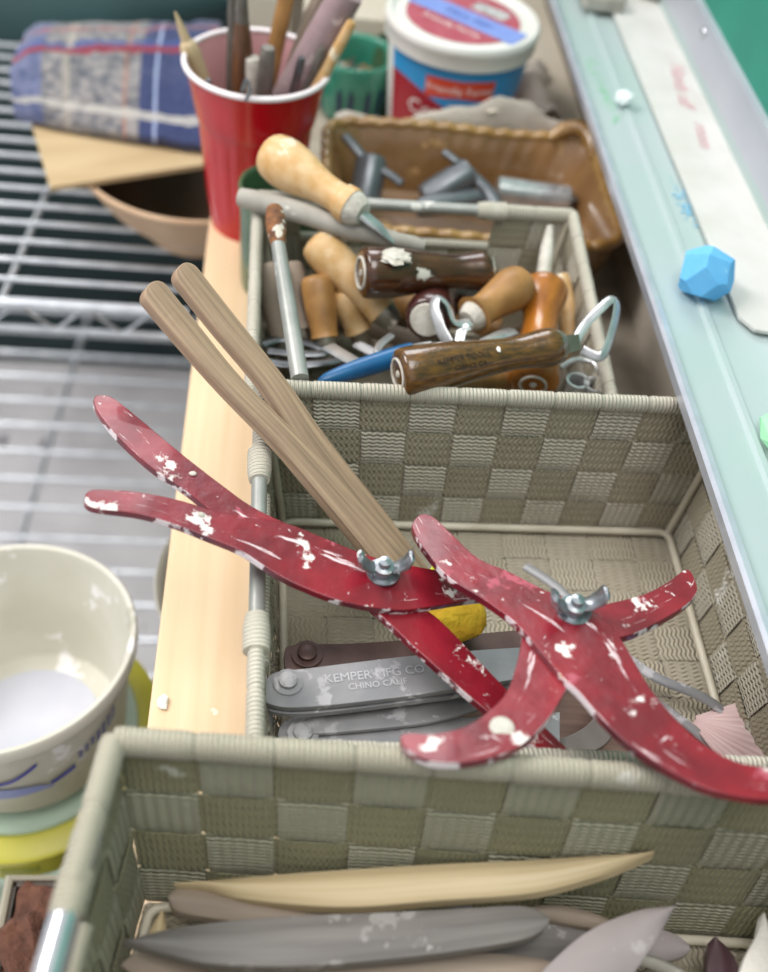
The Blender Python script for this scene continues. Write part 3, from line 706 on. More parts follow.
# ================================================================== TOOLS IN THE BACK BASKET
GB = 'wooden-handled tools in the back basket'
def handle_tool(label, p0, p1, r, mname, prof=None, ferr=None, ferr_mat='ferrule', name='trimming_tool', endring=None, grp=GB, blade=None, n=22):
    """turned handle from butt p0 to neck p1"""
    p0, p1 = V(p0), V(p1); o = root(name, label, 'clay tool', (p0+p1)/2, grp)
    pr = prof or [(0, .1), (.012, .55), (.05, .86), (.16, 1.), (.35, .93), (.6, .68), (.8, .62), (.93, .72), (1, .66)]
    m = MB(); pa, ra = lathe(p0, p1, [(t, q*r) for t, q in pr], samples=36); m.tube(pa, ra, n); obj('handle', m, mname, o)
    d = (p1-p0).normalized()
    if endring:
        m = MB(); a_ = d.orthogonal().normalized(); b2 = d.cross(a_); rr_ = r*pr[0][1]*.82
        m.tube([p0-d*.0002+(a_*math.cos(k*PI/16)+b2*math.sin(k*PI/16))*rr_ for k in range(32)], r*.06, 6, closed=True)
        m.tube([p0+d*.0002, p0-d*.0008], [r*.16, r*.1], 10)
        obj('end_cap', m, endring, o)
    if ferr:
        m = MB(); m.tube([p1-d*ferr*.3, p1, p1+d*ferr*.6, p1+d*ferr], [r*.72, r*.70, r*.6, r*.45], 18); obj('ferrule', m, ferr_mat, o)
    if blade: blade(o, p1+d*(ferr or 0), d)
    return o
BUTT = [(0, .72), (.006, .84), (.03, .97), (.12, 1.), (.3, .93), (.55, .74), (.72, .66), (.86, .74), (.95, .8), (1, .7)]
# a. bulbous pale handle with a gouge blade, on top at the back
q0, q1 = P(266, 151, .118), P(352, 207, .112)
def gouge(o, p, d):
    e = P(394, 243, .098); m = MB(); m.tube([p-d*.006, p.lerp(e, .5)+V((0, 0, .001)), e], [.0045, .0038, .0012], 12, flat=(1, .55)); obj('blade', m, 'steel', o)
handle_tool('bulbous pale wooden handle with a shiny steel gouge, topmost at the back left', q0, q1, .0142, 'pale_wood',
   [(0, .1), (.01, .5), (.06, .85), (.2, 1.), (.4, .93), (.65, .66), (.85, .62), (.9, .72), (1, .74)], .008, blade=gouge, ferr_mat='clay_crust')
# b. grey clay-coated sticks
m = MB(); pa = [P(240, 197, .098), P(300, 212, .1), P(360, 232, .098), P(424, 246, .094)]; m.tube([V(p) for p in spline(pa, 14)], [.0052, .0057]+[.0062]*7+[.0055]*2+[.0045]*2+[.0035], 14)
solo('clay_coated_stick', m, 'grey_stick', 'thick grey clay-coated stick lying across the back left corner', 'stick')
m = MB(); m.tube([P(272, 197, .093), P(300, 203, .093), P(325, 212, .093)], [.003, .0045, .003], 12)
solo('clay_coated_stick', m, 'clay_crust', 'short pale stick just behind the thick grey clay-coated stick', 'stick')
# d. brush with metal tube and rusty tip
o = root('brush', 'slim grey metal rod with a rusty clay-caked tip, left in the back basket', 'brush', P(288, 300, .09), None)
a, c = P(278, 243, .112), P(300, 379, .094)
m = MB(); m.tube([a, a.lerp(c, .5), c], [.0038, .0043, .0045], 14); obj('metal_tube', m, 'wire_grey', o)
m = MB(); e = P(274, 206, .117); pa, ra = lathe(e, a, [(0, .0012), (.08, .0042), (.3, .0052), (.6, .0054), (.9, .0046), (1.05, .0040)], samples=16)
m.tube(pa, ra, 14); obj('crusted_tip', m, 'rust', o)
# e. long pale handle
handle_tool('long pale wooden handle slanting down behind the dark varnished one', P(312, 238, .088), P(383, 312, .062), .0118, 'pale_wood',
   [(0, .1), (.02, .6), (.08, .9), (.25, 1.), (.5, .92), (.8, .78), (1, .8)], .010)
# f. short handles standing head down at left
handle_tool('short tan wooden handle, ferrule down, middle of the left cluster', P(316, 275, .075), P(325, 338, .05), .0095, 'tan_wood', [(0, .4), (.05, .85), (.2, 1), (.6, .95), (.9, .8), (1, .85)], .012)
handle_tool('short yellowish wooden handle with a dull ferrule, right of the tan one', P(340, 288, .068), P(358, 330, .046), .0088, 'pale_wood', [(0, .4), (.1, .9), (.4, 1), (.8, .88), (1, .98)], .014)
handle_tool('dim grey-brown wooden handle half hidden behind the slim metal rod', P(270, 262, .078), P(284, 340, .045), .0105, 'dusty_wood', [(0, .4), (.05, .85), (.3, 1), (.6, .85), (1, .7)], .010)
handle_tool('pale weathered handle immediately right of the slim metal rod', P(290, 262, .072), P(302, 330, .045), .008, 'dusty_wood', [(0, .4), (.05, .85), (.3, 1), (.6, .85), (1, 1.0)], .010)
# g. dark brown varnished handle
dk_ = handle_tool('dark varnished handle splashed with white clay, lying above the round butt end', P(361, 273, .093), P(487, 271, .088), .0143, 'dark_wood', BUTT, .004, endring='clay_crust')
m = MB(); q = P(394, 256, .106); ball(m, q, (.008, .006, .0012), amp=.9, fr=3, sub=3, seed=2)
obj('clay_splash', m, 'clay_crust', dk_)
# h. round butt end facing the viewer
p0 = P(427, 320, .082); p1 = P(455, 297, .062)
h_ = handle_tool('dark maroon handle seen end-on, round butt caked with white clay', p0, p0+V((.018, .055, -.02)), .0135, 'maroon_wood', [(0, .6), (.02, .85), (.12, 1.), (.3, .95), (.7, .7), (1, .7)])
m = MB(); d = (V((.018, .055, -.02))).normalized(); 
for k in range(1): m.tube([p0-d*.0002, p0-d*.0010, p0-d*.0014], [.0095, .0088, .002], 20)
obj('clay_cap', m, 'clay_crust', h_)
# i. brown handle with ribbon loop
def ribbon(o, pts, zs, wdt, mname='steel', name='ribbon_loop'):
    m = MB(); p3 = [V(p) for p in spline([P(x, y, z) for (x, y), z in zip(pts, zs)], 8*len(pts))]
    m.tube(p3, wdt, 10, flat=(1, .22)); return obj(name, m, mname, o)
def loop_i(o, p, d):
    ribbon(o, [(470, 322), (455, 322), (448, 305), (438, 297), (434, 308), (440, 328), (448, 343)], [.086, .088, .094, .096, .093, .088, .084], .0032)
    ribbon(o, [(468, 326), (462, 330), (458, 345)], [.087, .086, .082], .003)
handle_tool('mid-brown handle with white-caked neck and bent ribbon loop, centre of back basket', P(524, 281, .086), P(474, 316, .082), .0125, 'tan_wood',
    [(0, .1), (.02, .6), (.08, .88), (.3, 1.), (.6, .8), (.85, .72), (1, .95)], .006, blade=loop_i, ferr_mat='clay_crust')
# j. honey handle running down the right side
handle_tool('honey-coloured waisted handle running under the stamped brown one', P(533, 385, .068), P(544, 286, .078), .0142, 'honey_wood',
    [(0, .6), (.01, .85), (.06, 1.), (.25, .95), (.5, .72), (.7, .75), (.9, 1.0), (.98, .9), (1, .6)], endring='clay_crust')
# k. stamped brown handle on top
def loop_k(o, p, d):
    m = MB(); m.tube([p-d*.003, p+d*.003, p+d*.007], [.0062, .0062, .0055], 4, flat=(1, 1)); obj('collar', m, 'ferrule', o)
    ribbon(o, [(574, 344), (585, 325), (600, 309), (612, 299), (617, 306), (614, 325), (606, 350), (598, 357), (582, 350)], [.096, .099, .103, .105, .103, .100, .096, .094, .094], .0026, 'steel')
k_ = handle_tool('glossy brown handle stamped with dark lettering, on top in front, wire loop right', P(398, 374, .096), P(556, 346, .097), .0128, 'brown_wood', BUTT, .005, endring='clay_crust', blade=loop_k)
def on_handle(x, y):
    a, c = P(398, 374, .096), P(556, 346, .097); d = (c-a).normalized(); up = (CAM-(a+c)/2); up = (up-d*up.dot(d)).normalized(); s = up.cross(d)
    if s.z < 0: s = -s
    t = .0275+x; r = .0127 - max(0, t-.012)*.075
    r = spline([(tt*(c-a).length, q*.0128) for tt, q in BUTT], 60)
    rr = min(r, key=lambda z_: abs(z_[0]-t))[1]+.00035
    an = y/rr; return a+d*t+up*rr*math.cos(an)+s*rr*math.sin(an)
text('KEMPER TOOLS', .0042, lambda x, y: on_handle(x+.004, y+.0022), k_, 'lettering_dark')
text('CHINO, CA', .0036, lambda x, y: on_handle(x+.007, y-.0022), k_, 'lettering_dark')
m = MB(); ball(m, on_handle(.024, .0034), (.0012, .002, .0006), amp=.3); obj('clay_fleck', m, 'white_clay', k_)
# l. blue handle
handle_tool('slim blue painted handle lying low along the front of the back basket', P(318, 382, .082), P(412, 352, .082), .0056, 'blue_paint', [(0, .2), (.1, .6), (.4, .9), (.8, 1.), (1, .9)], .012, 'steel')
# m, n. sticks at the right
handle_tool('pale tan stick standing against the right wall of the back basket', P(560, 275, .075), P(577, 366, .04), .0062, 'pale_wood', [(0, .5), (.05, .9), (.5, 1), (1, 1)])
m = MB(); m.tube([P(550, 227, .085), P(547, 250, .08), P(543, 280, .074)], [.0022, .0042, .0045], 10); solo('clay_coated_stick', m, 'clay_crust', 'white clay-crusted stick leaning on the back wall, right of its hand hole', 'stick')
handle_tool('maroon handle mostly hidden behind the round butt end', P(438, 297, .060), P(492, 300, .055), .011, 'maroon_wood')
handle_tool('dark brown handle buried low between the honey one and the stamped one', P(440, 385, .07), P(520, 378, .06), .010, 'tan_wood')
# o. loose steel in the bottom of the heap
def scrap(label, pts, zs, r, flat=(1, .3), mname='steel_dark', name='steel_loop'):
    o = MB(); p3 = [V(p) for p in spline([P(x, y, z) for (x, y), z in zip(pts, zs)], 8*len(pts))]; o.tube(p3, r, 10, flat=flat)
    return solo(name, o, mname, label, 'loop tool', GB)
scrap('dark steel ring loop lying low at the left of the heap, upper one', [(262, 344), (285, 338), (315, 345), (325, 352), (300, 353), (268, 350)], [.05]*6, .0028)
scrap('dark steel ring loop lying low at the left of the heap, lower one', [(262, 360), (290, 364), (325, 362), (345, 357)], [.052]*4, .003)
scrap('bright bent steel strip between the ring loops and the blue handle', [(328, 346), (345, 356), (362, 366)], [.066, .07, .074], .0042, (1, .15), 'steel', 'metal_strip')
scrap('short grey steel shank below the yellowish handle', [(358, 345), (372, 352), (385, 360)], [.06, .066, .072], .0035, (1, .5), 'alu', 'metal_strip')
scrap('steel strip leaning toward the honey handle above the stamped one', [(480, 345), (500, 335), (514, 331)], [.09, .085, .08], .0035, (1, .25), 'steel', 'metal_strip')
scrap('curled steel loop around the ferrule of the long pale handle', [(392, 335), (380, 345), (378, 355), (388, 360)], [.07]*4, .0022, (1, .4), 'steel', 'steel_loop')
m = MB()
for (x, y) in ((578, 380), (596, 384)):
    a = P(x, y, .066); m2 = MB(); m2.spin(None, [(.0065, -.02), (.0065, 0), (.0052, 0), (.0052, -.02)], 18, 0, a)
    solo('metal_tube', m2, 'steel', 'short open steel tube in the front right corner of the back basket, %s' % ('left one' if x < 590 else 'right one'), 'tube', 'steel tubes in the back basket')
wire(None, 'wire_loop', [(560, 368), (575, 360), (592, 362), (600, 372)], [.07]*4, .0016, 'steel')
tag(bpy.data.objects['wire_loop'], 'thin bright wire loop arching over the steel tubes', 'wire')
random.seed(8)
heap = [((300, 300), (420, 345), .03, .010, 'dusty_wood', 'dusty handle at the bottom of the heap, left'), ((390, 300), (500, 330), .03, .010, 'tan_wood', 'tan handle at the bottom of the heap, centre'),
        ((470, 370), (590, 300), .03, .010, 'dark_wood', 'dark handle at the bottom of the heap, right'), ((300, 318), (345, 362), .028, .009, 'maroon_wood', 'maroon handle at the bottom of the heap by the left wall')]
for a, c, z, r, mm, lb in heap: handle_tool(lb, P(*a, z), P(*c, z), r, mm)

# ================================================================== BEHIND: CUPS, BOWLS, TRAY, TUB
# red cup
RC = V((-.0195, .648, 0)); o = root('plastic_cup', 'red plastic cup with a white rim crammed with pottery tools', 'cup', RC)
flut = lambda a, r, z: (r*(1-.018*max(0, math.cos(a*22))*(1 if .015 < z < .078 else 0)), z)
pr = spline([(.030, 0), (.0305, .002), (.0345, .04), (.038, .08), (.0395, .083), (.0455, .116)], 40)
m = MB(); m.spin(None, pr, 176, 0, RC, flut); m.disc(RC+V((0, 0, .0005)), .0300, 48); obj('cup_wall', m, 'red_plastic', o)
m = MB(); m.spin(None, [(.0446, .116), (.0378, .083), (.0282, .003), (.001, .003)], 64, 0, RC); obj('lining', m, 'cup_inner', o)
m = MB(); m.tube([RC+V((.0458*math.cos(a*PI/32), .0458*math.sin(a*PI/32), .1165)) for a in range(64)], .0019, 10, closed=True); obj('rim', m, 'cup_rim', o)
GC = 'pottery tools standing in the red cup'
def PYp(px, py, Y):
    r = M3 @ V((px-384, 486-py, -F)); return CAM + r*((Y-CAM.y)/r.y)
def cup_tool(name, label, top, Y, basexy, r, mname, prof=None, tip=None, tipmat='steel_dark'):
    p1 = PYp(*top, Y); p0 = RC+V((basexy[0], basexy[1], .004+r))
    o = root(name, label, 'clay tool', p0, GC); m = MB()
    pa, ra = lathe(p0, p1, [(t, q*r) for t, q in (prof or [(0, .5), (.05, .9), (.5, 1), (.95, .9), (1, .5)])], samples=30); m.tube(pa, ra, 14); obj('handle', m, mname, o)
    if tip:
        d = (p1-p0).normalized(); m = MB(); m.tube([p1-d*.004, p1+d*tip*.3, p1+d*tip], [r*.6, r*.5, r*.12], 12); obj('tip', m, tipmat, o)
    return o
cup_tool('bamboo_brush', 'pale yellow bamboo stick with a narrow nib at the left of the red cup', (186, 40), .655, (-.004, .006), .0058, 'bamboo', [(0, .6), (.8, 1), (.96, 1), (1, .5)], .018, 'bamboo')
cup_tool('wooden_tool', 'tallest dark tool with a grey metal tip, left of centre in the red cup', (242, 22), .645, (-.006, -.006), .0075, 'tool_brown', [(0, .6), (.4, .9), (.7, 1.), (.9, .8), (1, .6)], .04, 'tool_grey')
cup_tool('wooden_tool', 'dark grey-brown tool just left of the tallest one', (233, 30), .665, (-.010, .008), .0062, 'tool_grey', [(0, .6), (.4, .9), (.7, 1.), (1, .6)], .035, 'tool_grey')
cup_tool('wooden_tool', 'tan wooden dowel leaning right at the back of the red cup', (290, -20), .668, (-.008, .012), .0055, 'tan_wood')
cup_tool('wooden_tool', 'brown dowel behind the thick mauve tool', (320, -6), .674, (-.006, .010), .0055, 'dusty_wood')
cup_tool('wooden_tool', 'thick mauve rod leaning right, the widest in the red cup', (348, -8), .652, (-.017, .0), .0105, 'mauve_tool', [(0, .8), (.1, 1), (.9, 1.), (1, .9)])
cup_tool('wooden_tool', 'thin pale wooden stick leaning furthest right over the rim', (352, 22), .638, (-.006, -.014), .0038, 'pale_wood')
cup_tool('metal_tool', 'stubby dark metal stylus at the front centre of the red cup, blue-grey top', (268, 48), .630, (.0, -.012), .0055, 'tool_grey')
cup_tool('wooden_tool', 'short clay-coated stick beside the stubby stylus', (253, 58), .640, (.002, -.006), .0060, 'clay_crust')
cup_tool('metal_tool', 'short dark steel stylus near the front rim right of centre', (302, 58), .628, (.006, -.014), .003, 'steel_dark')
cup_tool('metal_tool', 'slim grey steel tool leaning right near the rim', (322, 48), .638, (.008, -.006), .0032, 'tool_grey')
cup_tool('metal_tool', 'small dark hook at the left inside the red cup', (208, 80), .625, (-.014, -.006), .0022, 'steel_dark')
for k, (pts, lb) in enumerate(((((318, 60), (326, 40), (335, 36), (338, 46), (328, 62)), 'bright wire loop tool between the mauve rod and the thin pale stick'), (((337, 20), (348, 2), (356, 6), (350, 22)), 'thin wire loop rising behind the thin pale stick'),
        (((242, 92), (246, 80), (250, 90), (246, 100)), 'small dark wire loop at the front rim'))):
    wo = wire(None, 'wire_loop', pts, [.125+.005*(k == 1)]*len(pts), .0011, 'steel_dark' if k != 0 else 'teal_glaze')
    tag(wo, lb, 'wire', None)

# green cup behind the basket
GCc = P(281, 187, .075); GCc.z = 0
m = MB(); m.spin(None, spline([(.001, .0), (.021, .0), (.0245, .01), (.025, .05), (.0265, .073), (.0255, .0765), (.023, .074), (.0215, .05), (.020, .008), (.001, .006)], 40), 40, 0, GCc)
solo('ceramic_cup', m, 'green_glaze', 'dark green glazed cup behind the back basket, left of the brown dish', 'cup', origin=GCc)
# teal bowl with scraps
BC = P(361, 60, .048); BC.z = 0; BC += V((-.004, .006, 0))
o = root('ceramic_bowl', 'small teal glazed bowl with navy strokes between the red cup and the tub', 'bowl', BC)
m = MB(); m.spin(None, spline([(.001, 0), (.022, 0), (.029, .012), (.0325, .04), (.033, .05), (.0315, .052), (.029, .048), (.026, .02), (.001, .014)], 40), 48, 0, BC); obj('bowl_body', m, 'teal_glaze', o)
for a in (-112, -95, -70, -50, -150, -20):
    m = MB(); g = []
    for z in (.008, .018, .028, .034):
        an = math.radians(a); r = .0262+.0065*min(1, z/.035)+.0008
        w_ = .0022*(1 if .01 < z < .03 else .5); g.append([BC+V((r*math.cos(an)+s*w_*-math.sin(an), r*math.sin(an)+s*w_*math.cos(an), z)) for s in (-1, 0, 1)])
    m.sheet(g, .0006, (math.cos(an), math.sin(an), 0)); obj('brush_stroke', m, 'navy_glaze', o)
random.seed(5); m = MB()
for i in range(46):
    a = random.uniform(0, 2*PI); r = random.uniform(0, .022)
    ball(m, BC+V((r*math.cos(a), r*math.sin(a), .028+random.uniform(0, .007))), (random.uniform(.0015, .004), random.uniform(.0015, .004), .002), mi=random.choice((0, 0, 1, 2)), sub=1, amp=.5, seed=i)
solo('stone_chips', m, ['clay_crust', 'tan_wood', 'tool_grey'], 'mixed chips and metal bits filling the teal bowl', 'chips', kind='stuff', smooth=False)
# brown dish, rounded rectangle with a crimped rim
def rrect(x0, y0, x1, y1, r, n=160):
    cs = [(x1-r, y0+r, -90), (x1-r, y1-r, 0), (x0+r, y1-r, 90), (x0+r, y0+r, 180)]; pts = []
    for cx, cy, a0 in cs:
        for k in range(9): a = math.radians(a0+90*k/8); pts.append((cx+r*math.cos(a), cy+r*math.sin(a)))
    L_ = [0]; 
    for i in range(len(pts)): L_.append(L_[-1]+math.dist(pts[i], pts[(i+1) % len(pts)]))
    out = []; i = 0
    for k in range(n):
        s = L_[-1]*k/n
        while L_[i+1] < s: i += 1
        t = (s-L_[i])/(L_[i+1]-L_[i]); a, c = pts[i], pts[(i+1) % len(pts)]; out.append((a[0]+(c[0]-a[0])*t, a[1]+(c[1]-a[1])*t))
    return out
DX0, DX1, DY0, DY1 = .026, .226, .560, .700
o = root('ceramic_dish', 'rectangular brown glazed dish with a crimped rim behind the back basket', 'dish', ((DX0+DX1)/2, (DY0+DY1)/2, 0))
def ring(ins, z, wav=0, r=.022):
    p = rrect(DX0+ins, DY0+ins, DX1-ins, DY1-ins, max(r-ins*.4, .006), 240); cx, cy = (DX0+DX1)/2, (DY0+DY1)/2; out = []
    for k, (x, y) in enumerate(p):
        w_ = wav*math.sin(k*2*PI*44/240)+ (wav*1.3)*math.sin(k*2*PI*5/240+1); sk = (y-DY0)*.10
        out.append(V((x+(x-cx)*w_*4, y+sk*0+(y-cy)*w_*4, z+w_+(.010 if x > DX1-.02 and y > DY1-.04 else 0)*0)))
    return out
m = MB(); m.grid([ring(.07, .002), ring(.022, .002), ring(.010, .02), ring(.003, .048, .0006), ring(.0, .054, .001)], 0, closed_v=True)
m.grid([ring(.006, .055, .001), ring(.012, .045, .0005), ring(.020, .012), ring(.03, .0065), ring(.065, .006), ], 0, closed_v=True)
obj('dish_body', m, 'brown_glaze', o)
m = MB(); m.tube(ring(.003, .0555, .0007), .0040, 10, closed=True); obj('crimped_rim', m, 'brown_glaze_rim', o)
m = MB(); c_ = V((DX1-.012, DY1-.010, .058)); m.tube([V(p) for p in spline([c_+V((-.022, .004, -.002)), c_+V((-.010, .008, .004)), c_+V((.0, .004, .007)), c_+V((.006, -.006, .004)), c_+V((.007, -.02, -.002))], 16)], [.003, .004, .005]+[.006]*10+[.005, .004, .003], 10)
obj('raised_corner', m, 'brown_glaze_rim', o)
# metal pieces in the dish
def fitting(label, a, c, r, arms, mname='pipe_grey'):
    o = root('metal_fitting', label, 'metal fitting', (V(a)+V(c))/2, 'metal fittings in the brown dish'); a, c = V(a), V(c); r *= 1.3
    m = MB(); m.tube([a, a.lerp(c, .1), c.lerp(a, .1), c], [r*.9, r, r, r*.9], 20); obj('barrel', m, mname, o)
    for pts, rr in arms:
        m = MB(); p3 = [V(p) for p in spline([P(*q) for q in pts], 14)]; m.tube(p3, rr, 12, flat=(1, .7)); obj('arm', m, mname, o)
    return o
fitting('grey metal fitting with two curved arms at the left end of the brown dish', P(372, 158, .052), P(364, 205, .03), .0085, [([(372, 166, .05), (360, 153, .056), (345, 136, .062)], .004), ([(378, 168, .05), (392, 176, .048), (402, 184, .046)], .0035)])
fitting('grey metal fitting lying diagonally in the centre of the brown dish', P(470, 172, .048), P(425, 200, .032), .0085, [([(473, 172, .048), (458, 162, .055), (444, 152, .058)], .0035), ([(472, 176, .046), (488, 190, .042), (498, 206, .038)], .005)])
fitting('darker grey blade-like fitting below the diagonal one', P(418, 208, .034), P(478, 198, .036), .0055, [([(478, 196, .038), (488, 200, .036), (492, 208, .034)], .004)])
a, c = P(497, 190, .036), P(568, 200, .034)
o = root('metal_tube', 'bright chrome cylinder at the right end of the brown dish', 'tube', a)
m = MB(); m.tube([a, c], .0098, 24); obj('barrel', m, 'steel', o)
m = MB(); m.tube([c, c+(c-a).normalized()*.002, c+(c-a).normalized()*.006], [.0085, .006, .003], 16); obj('end_fitting', m, 'steel_dark', o)

# cottage cheese tub
TC = V((.129, .784, 0)); o = root('plastic_tub', 'white lidded plastic tub printed blue and dark red, lid crossed by blue tape', 'tub', TC)
R = lambda z: .047+.008*z/.09
m = MB(); m.spin(None, [(.001, 0), (.046, 0), (.047, .002), (.055, .09), (.054, .092)], 72, 0, TC); obj('tub_wall', m, 'white_plastic', o)
lab = MB(); wave = lambda a: .046+.010*math.cos((a+PI/2)*1.3+.3)
rows_b = []; rows_r = []
a0, a1 = math.radians(-160), math.radians(35)
for k in range(61):
    a = a0+(a1-a0)*k/60; zt = .082; zw = .0545+.0115*math.cos((a-math.radians(-150))*2.2); zb = .006
    rows_b.append([TC+V((( R(z)+.0004)*math.cos(a), (R(z)+.0004)*math.sin(a), z)) for z in (zt, (zt+zw)/2, zw)])
    rows_r.append([TC+V((( R(z)+.0004)*math.cos(a), (R(z)+.0004)*math.sin(a), z)) for z in (zw, (zw+zb)/2, zb)])
lab.grid(rows_b, 0); lab.grid(rows_r, 1); obj('label_print', lab, ['tub_blue', 'tub_red'], o)
def on_tub(a_c, z0, off=.0008, tilt=0.): return lambda x, y: TC+V(((R(z0+y)+off)*math.cos(math.radians(a_c)+(x)/.052), (R(z0+y)+off)*math.sin(math.radians(a_c)+(x)/.052), z0+y+tilt*x))
bn = MB(); fn = on_tub(-92, .0665, .0006, .0)
g = [[fn(-.026+.052*i/24, s*(.0068+.0012*abs(math.cos(i/24*PI)))+(.0012*math.sin(i/24*PI))) for s in (-1, 1)] for i in range(25)]; bn.grid(g); obj('name_banner', bn, 'tub_orange', o)
text('Friendly Farms', .0085, on_tub(-92, .0668, .0009), o, 'tub_white')
text('SINCE 1976', .0032, on_tub(-92, .0545, .0009), o, 'tub_white')
text('Small Curd', .0042, on_tub(-86, .0445, .0009), o, 'tub_white')
text('Cottage', .0165, on_tub(-106, .046, .0009), o, 'tub_white')
text('Cheese', .0165, on_tub(-40, .038, .0009), o, 'tub_white')
m = MB(); lz = .092
m.spin(None, [(.0565, lz-.008), (.0578, lz-.008), (.0582, lz+.002), (.0588, lz+.003), (.0588, lz+.007), (.0572, lz+.009), (.054, lz+.009), (.0525, lz+.0065), (.046, lz+.0065), (.001, lz+.0065)], 72, 0, TC); lid = obj('lid', m, 'white_plastic', o)
m = MB(); m.disc(TC+V((0, 0, lz+.0069)), .0435, 48); obj('lid_print', m, 'tub_pink', lid)
# tape band across the lid and its neighbours
d = V((math.cos(math.radians(-38)), math.sin(math.radians(-38)), 0)); s = V((-d.y, d.x, 0)); ctr = TC+V((.003, -.002, lz+.0073))
m = MB(); m.add([ctr-d*.048-s*.011, ctr+d*.047-s*.012, ctr+d*.0465+s*.011, ctr-d*.048+s*.012], [(0, 1, 2, 3)]); tp_ = obj('tape_strip', m, 'tape', lid)
text('Glaze Ribs', .010, plane_fn(ctr+V((0, 0, .0003)), d, s), lid, 'tape_ink', shear=.3)
text('Friendly Farms', .0085, plane_fn(ctr-s*.0185+V((-.002, 0, -.0001)), d, s), lid, 'tub_white')
m = MB(); cc = ctr+s*.024+d*.006-V((0, 0, .0002)); m.add([cc-d*.015-s*.007, cc+d*.015-s*.007, cc+d*.015+s*.007, cc-d*.015+s*.007], [(0, 1, 2, 3)]); obj('bar_code', m, 'barcode', lid)

# grey sheet draped between tub and dish
m = MB(); g = []
for i in range(25):
    row = []
    for j in range(13):
        u, v = i/24, j/12
        x = .036+.176*u; y = .7045+.021*v; z = .042-.024*v+math.sin(PI*min(1, v*1.15))**.7*(.014+.024*math.exp(-((u-.70)/.27)**2))+.0018*math.sin(u*19)+.0015*math.sin(u*41)+.003*noise.noise(V((u*6, v*3, 0)))+.004
        row.append(V((x, y, z)))
    g.append(row)
m.sheet(g, .0012); solo('crumpled_cloth', m, 'grey_sheet', 'crumpled grey sheet tucked between the tub and the brown dish', 'cloth', origin=(.12, .72, 0))
m = MB(); m.tube([P(488, 112, .066), P(510, 107, .068)], .0016, 8, flat=(1, .5)); solo('splinter', m, 'cream', 'small pale sliver on the crumpled grey sheet', 'splinter')
# cream block with crumpled paper
m = MB(); m.box((.196, .725, 0), (.238, 1.06, .030)); solo('cream_block', m, 'cream', 'long cream block between the tub and the chalk tray', 'block', bevel=.0015)
m = MB(); g = []
for i in range(17):
    row = []
    for j in range(7):
        u, v = i/16, j/6; row.append(V((.186+.028*v+.005*math.sin(u*9), .735+.11*u, .030+.012*math.sin(PI*v)+.007*math.sin(u*11+v*3)+.010*(1-u))))
    g.append(row)
m.sheet(g, .0012); solo('crumpled_paper', m, 'grey_sheet', 'crumpled grey paper on the cream block right of the tub', 'paper')
# papers and jars at the very back
m = MB(); m.box((.012, .885, 0), (.085, 1.06, .046)); solo('cardboard_box', m, 'cream', 'cream card box behind the red cup and teal bowl', 'box', bevel=.0015)
m = MB(); m.box((-.045, .90, -.02), (.0, 1.06, .05)); solo('cardboard_box', m, 'cream', 'whitish box at the top edge, left of the tan dowel', 'box', bevel=.0015)
m = MB(); m.box((.088, .86, 0), (.130, 1.03, .034)); solo('paper_stack', m, 'cream', 'pale stack of paper behind the teal bowl and tub', 'paper')
m = MB(); m.spin(None, spline([(.001, 0), (.016, 0), (.019, .02), (.0175, .045), (.016, .046), (.015, .03), (.001, .02)], 24), 28, 0, (.086, .842, 0)); solo('glazed_jar', m, 'green_glaze', 'small dark green jar behind the teal bowl', 'jar')

# ---- left shelf: bowl, board, cloth
BW = V((-.070, .772, -.0975))
m = MB(); m.spin(None, spline([(.001, 0), (.040, 0), (.046, .008), (.074, .035), (.091, .062), (.0965, .069), (.0955, .0725), (.092, .071), (.086, .06), (.06, .03), (.035, .012), (.001, .01)], 56), 64, 0, BW)
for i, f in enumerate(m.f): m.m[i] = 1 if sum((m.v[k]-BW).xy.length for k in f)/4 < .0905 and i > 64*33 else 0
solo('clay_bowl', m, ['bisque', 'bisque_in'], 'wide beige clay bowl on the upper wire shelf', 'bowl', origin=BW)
pz = -.018
g = [[P(30, 118, pz), P(50, 187, pz)], [P(205, 105, pz), P(206, 164, pz)]]
a, b_, c, d = g[0][0], g[0][1], g[1][1], g[1][0]; back = (a-b_)*.7
m = MB(); rows = [[a.lerp(d, t)+back, a.lerp(d, t), b_.lerp(c, t)] for t in (0, .25, .5, .75, 1)]
m.sheet(rows, .004); solo('plywood_board', m, 'plywood', 'thin pale plywood board lying on the clay bowl under the plaid cloth', 'board', smooth=False)
m = MB(); rows = []
topL, topR = P(10, 75, .012), P(215, 72, .012)
frL, frR = P(14, 113, -.008), P(212, 146, -.008)
frM = P(90, 126, -.008)
NI, NJ = 48, 28
def lerp3(t, A, B, Cc): return (1-t)*(1-t)*A+2*t*(1-t)*B+t*t*Cc
for i in range(NI+1):
    u = i/NI; fl = frL.lerp(frR, u)+V((0, -.003*math.sin(PI*u), 0)); tp = topL.lerp(topR, u); row = []
    wl = math.sin(min(1, u*7)*PI/2)
    for j in range(NJ+1):
        v = j/NJ
        if v < .55:
            s = v/.55; bk_ = tp+V((0, .085, -.006)); p = bk_.lerp(tp, s); p.z += (.018*math.sin(PI*(.15+.7*s)) )*(.4+.6*wl)
        else:
            s = (v-.55)/.45; p = tp.lerp(fl, s); p.z += .018*math.sin(PI*.85)*(.4+.6*wl)*(1-s)**.6+.004*math.sin(PI*s)
        p += V((0, 0, .0022*noise.noise(V((u*26, v*20, 1)))+.004*noise.noise(V((u*6, v*5, 3)))))
        row.append(p)
    rows.append(row)
m.sheet(rows, .006, (0, .15, -1)); 
nr = NI+1
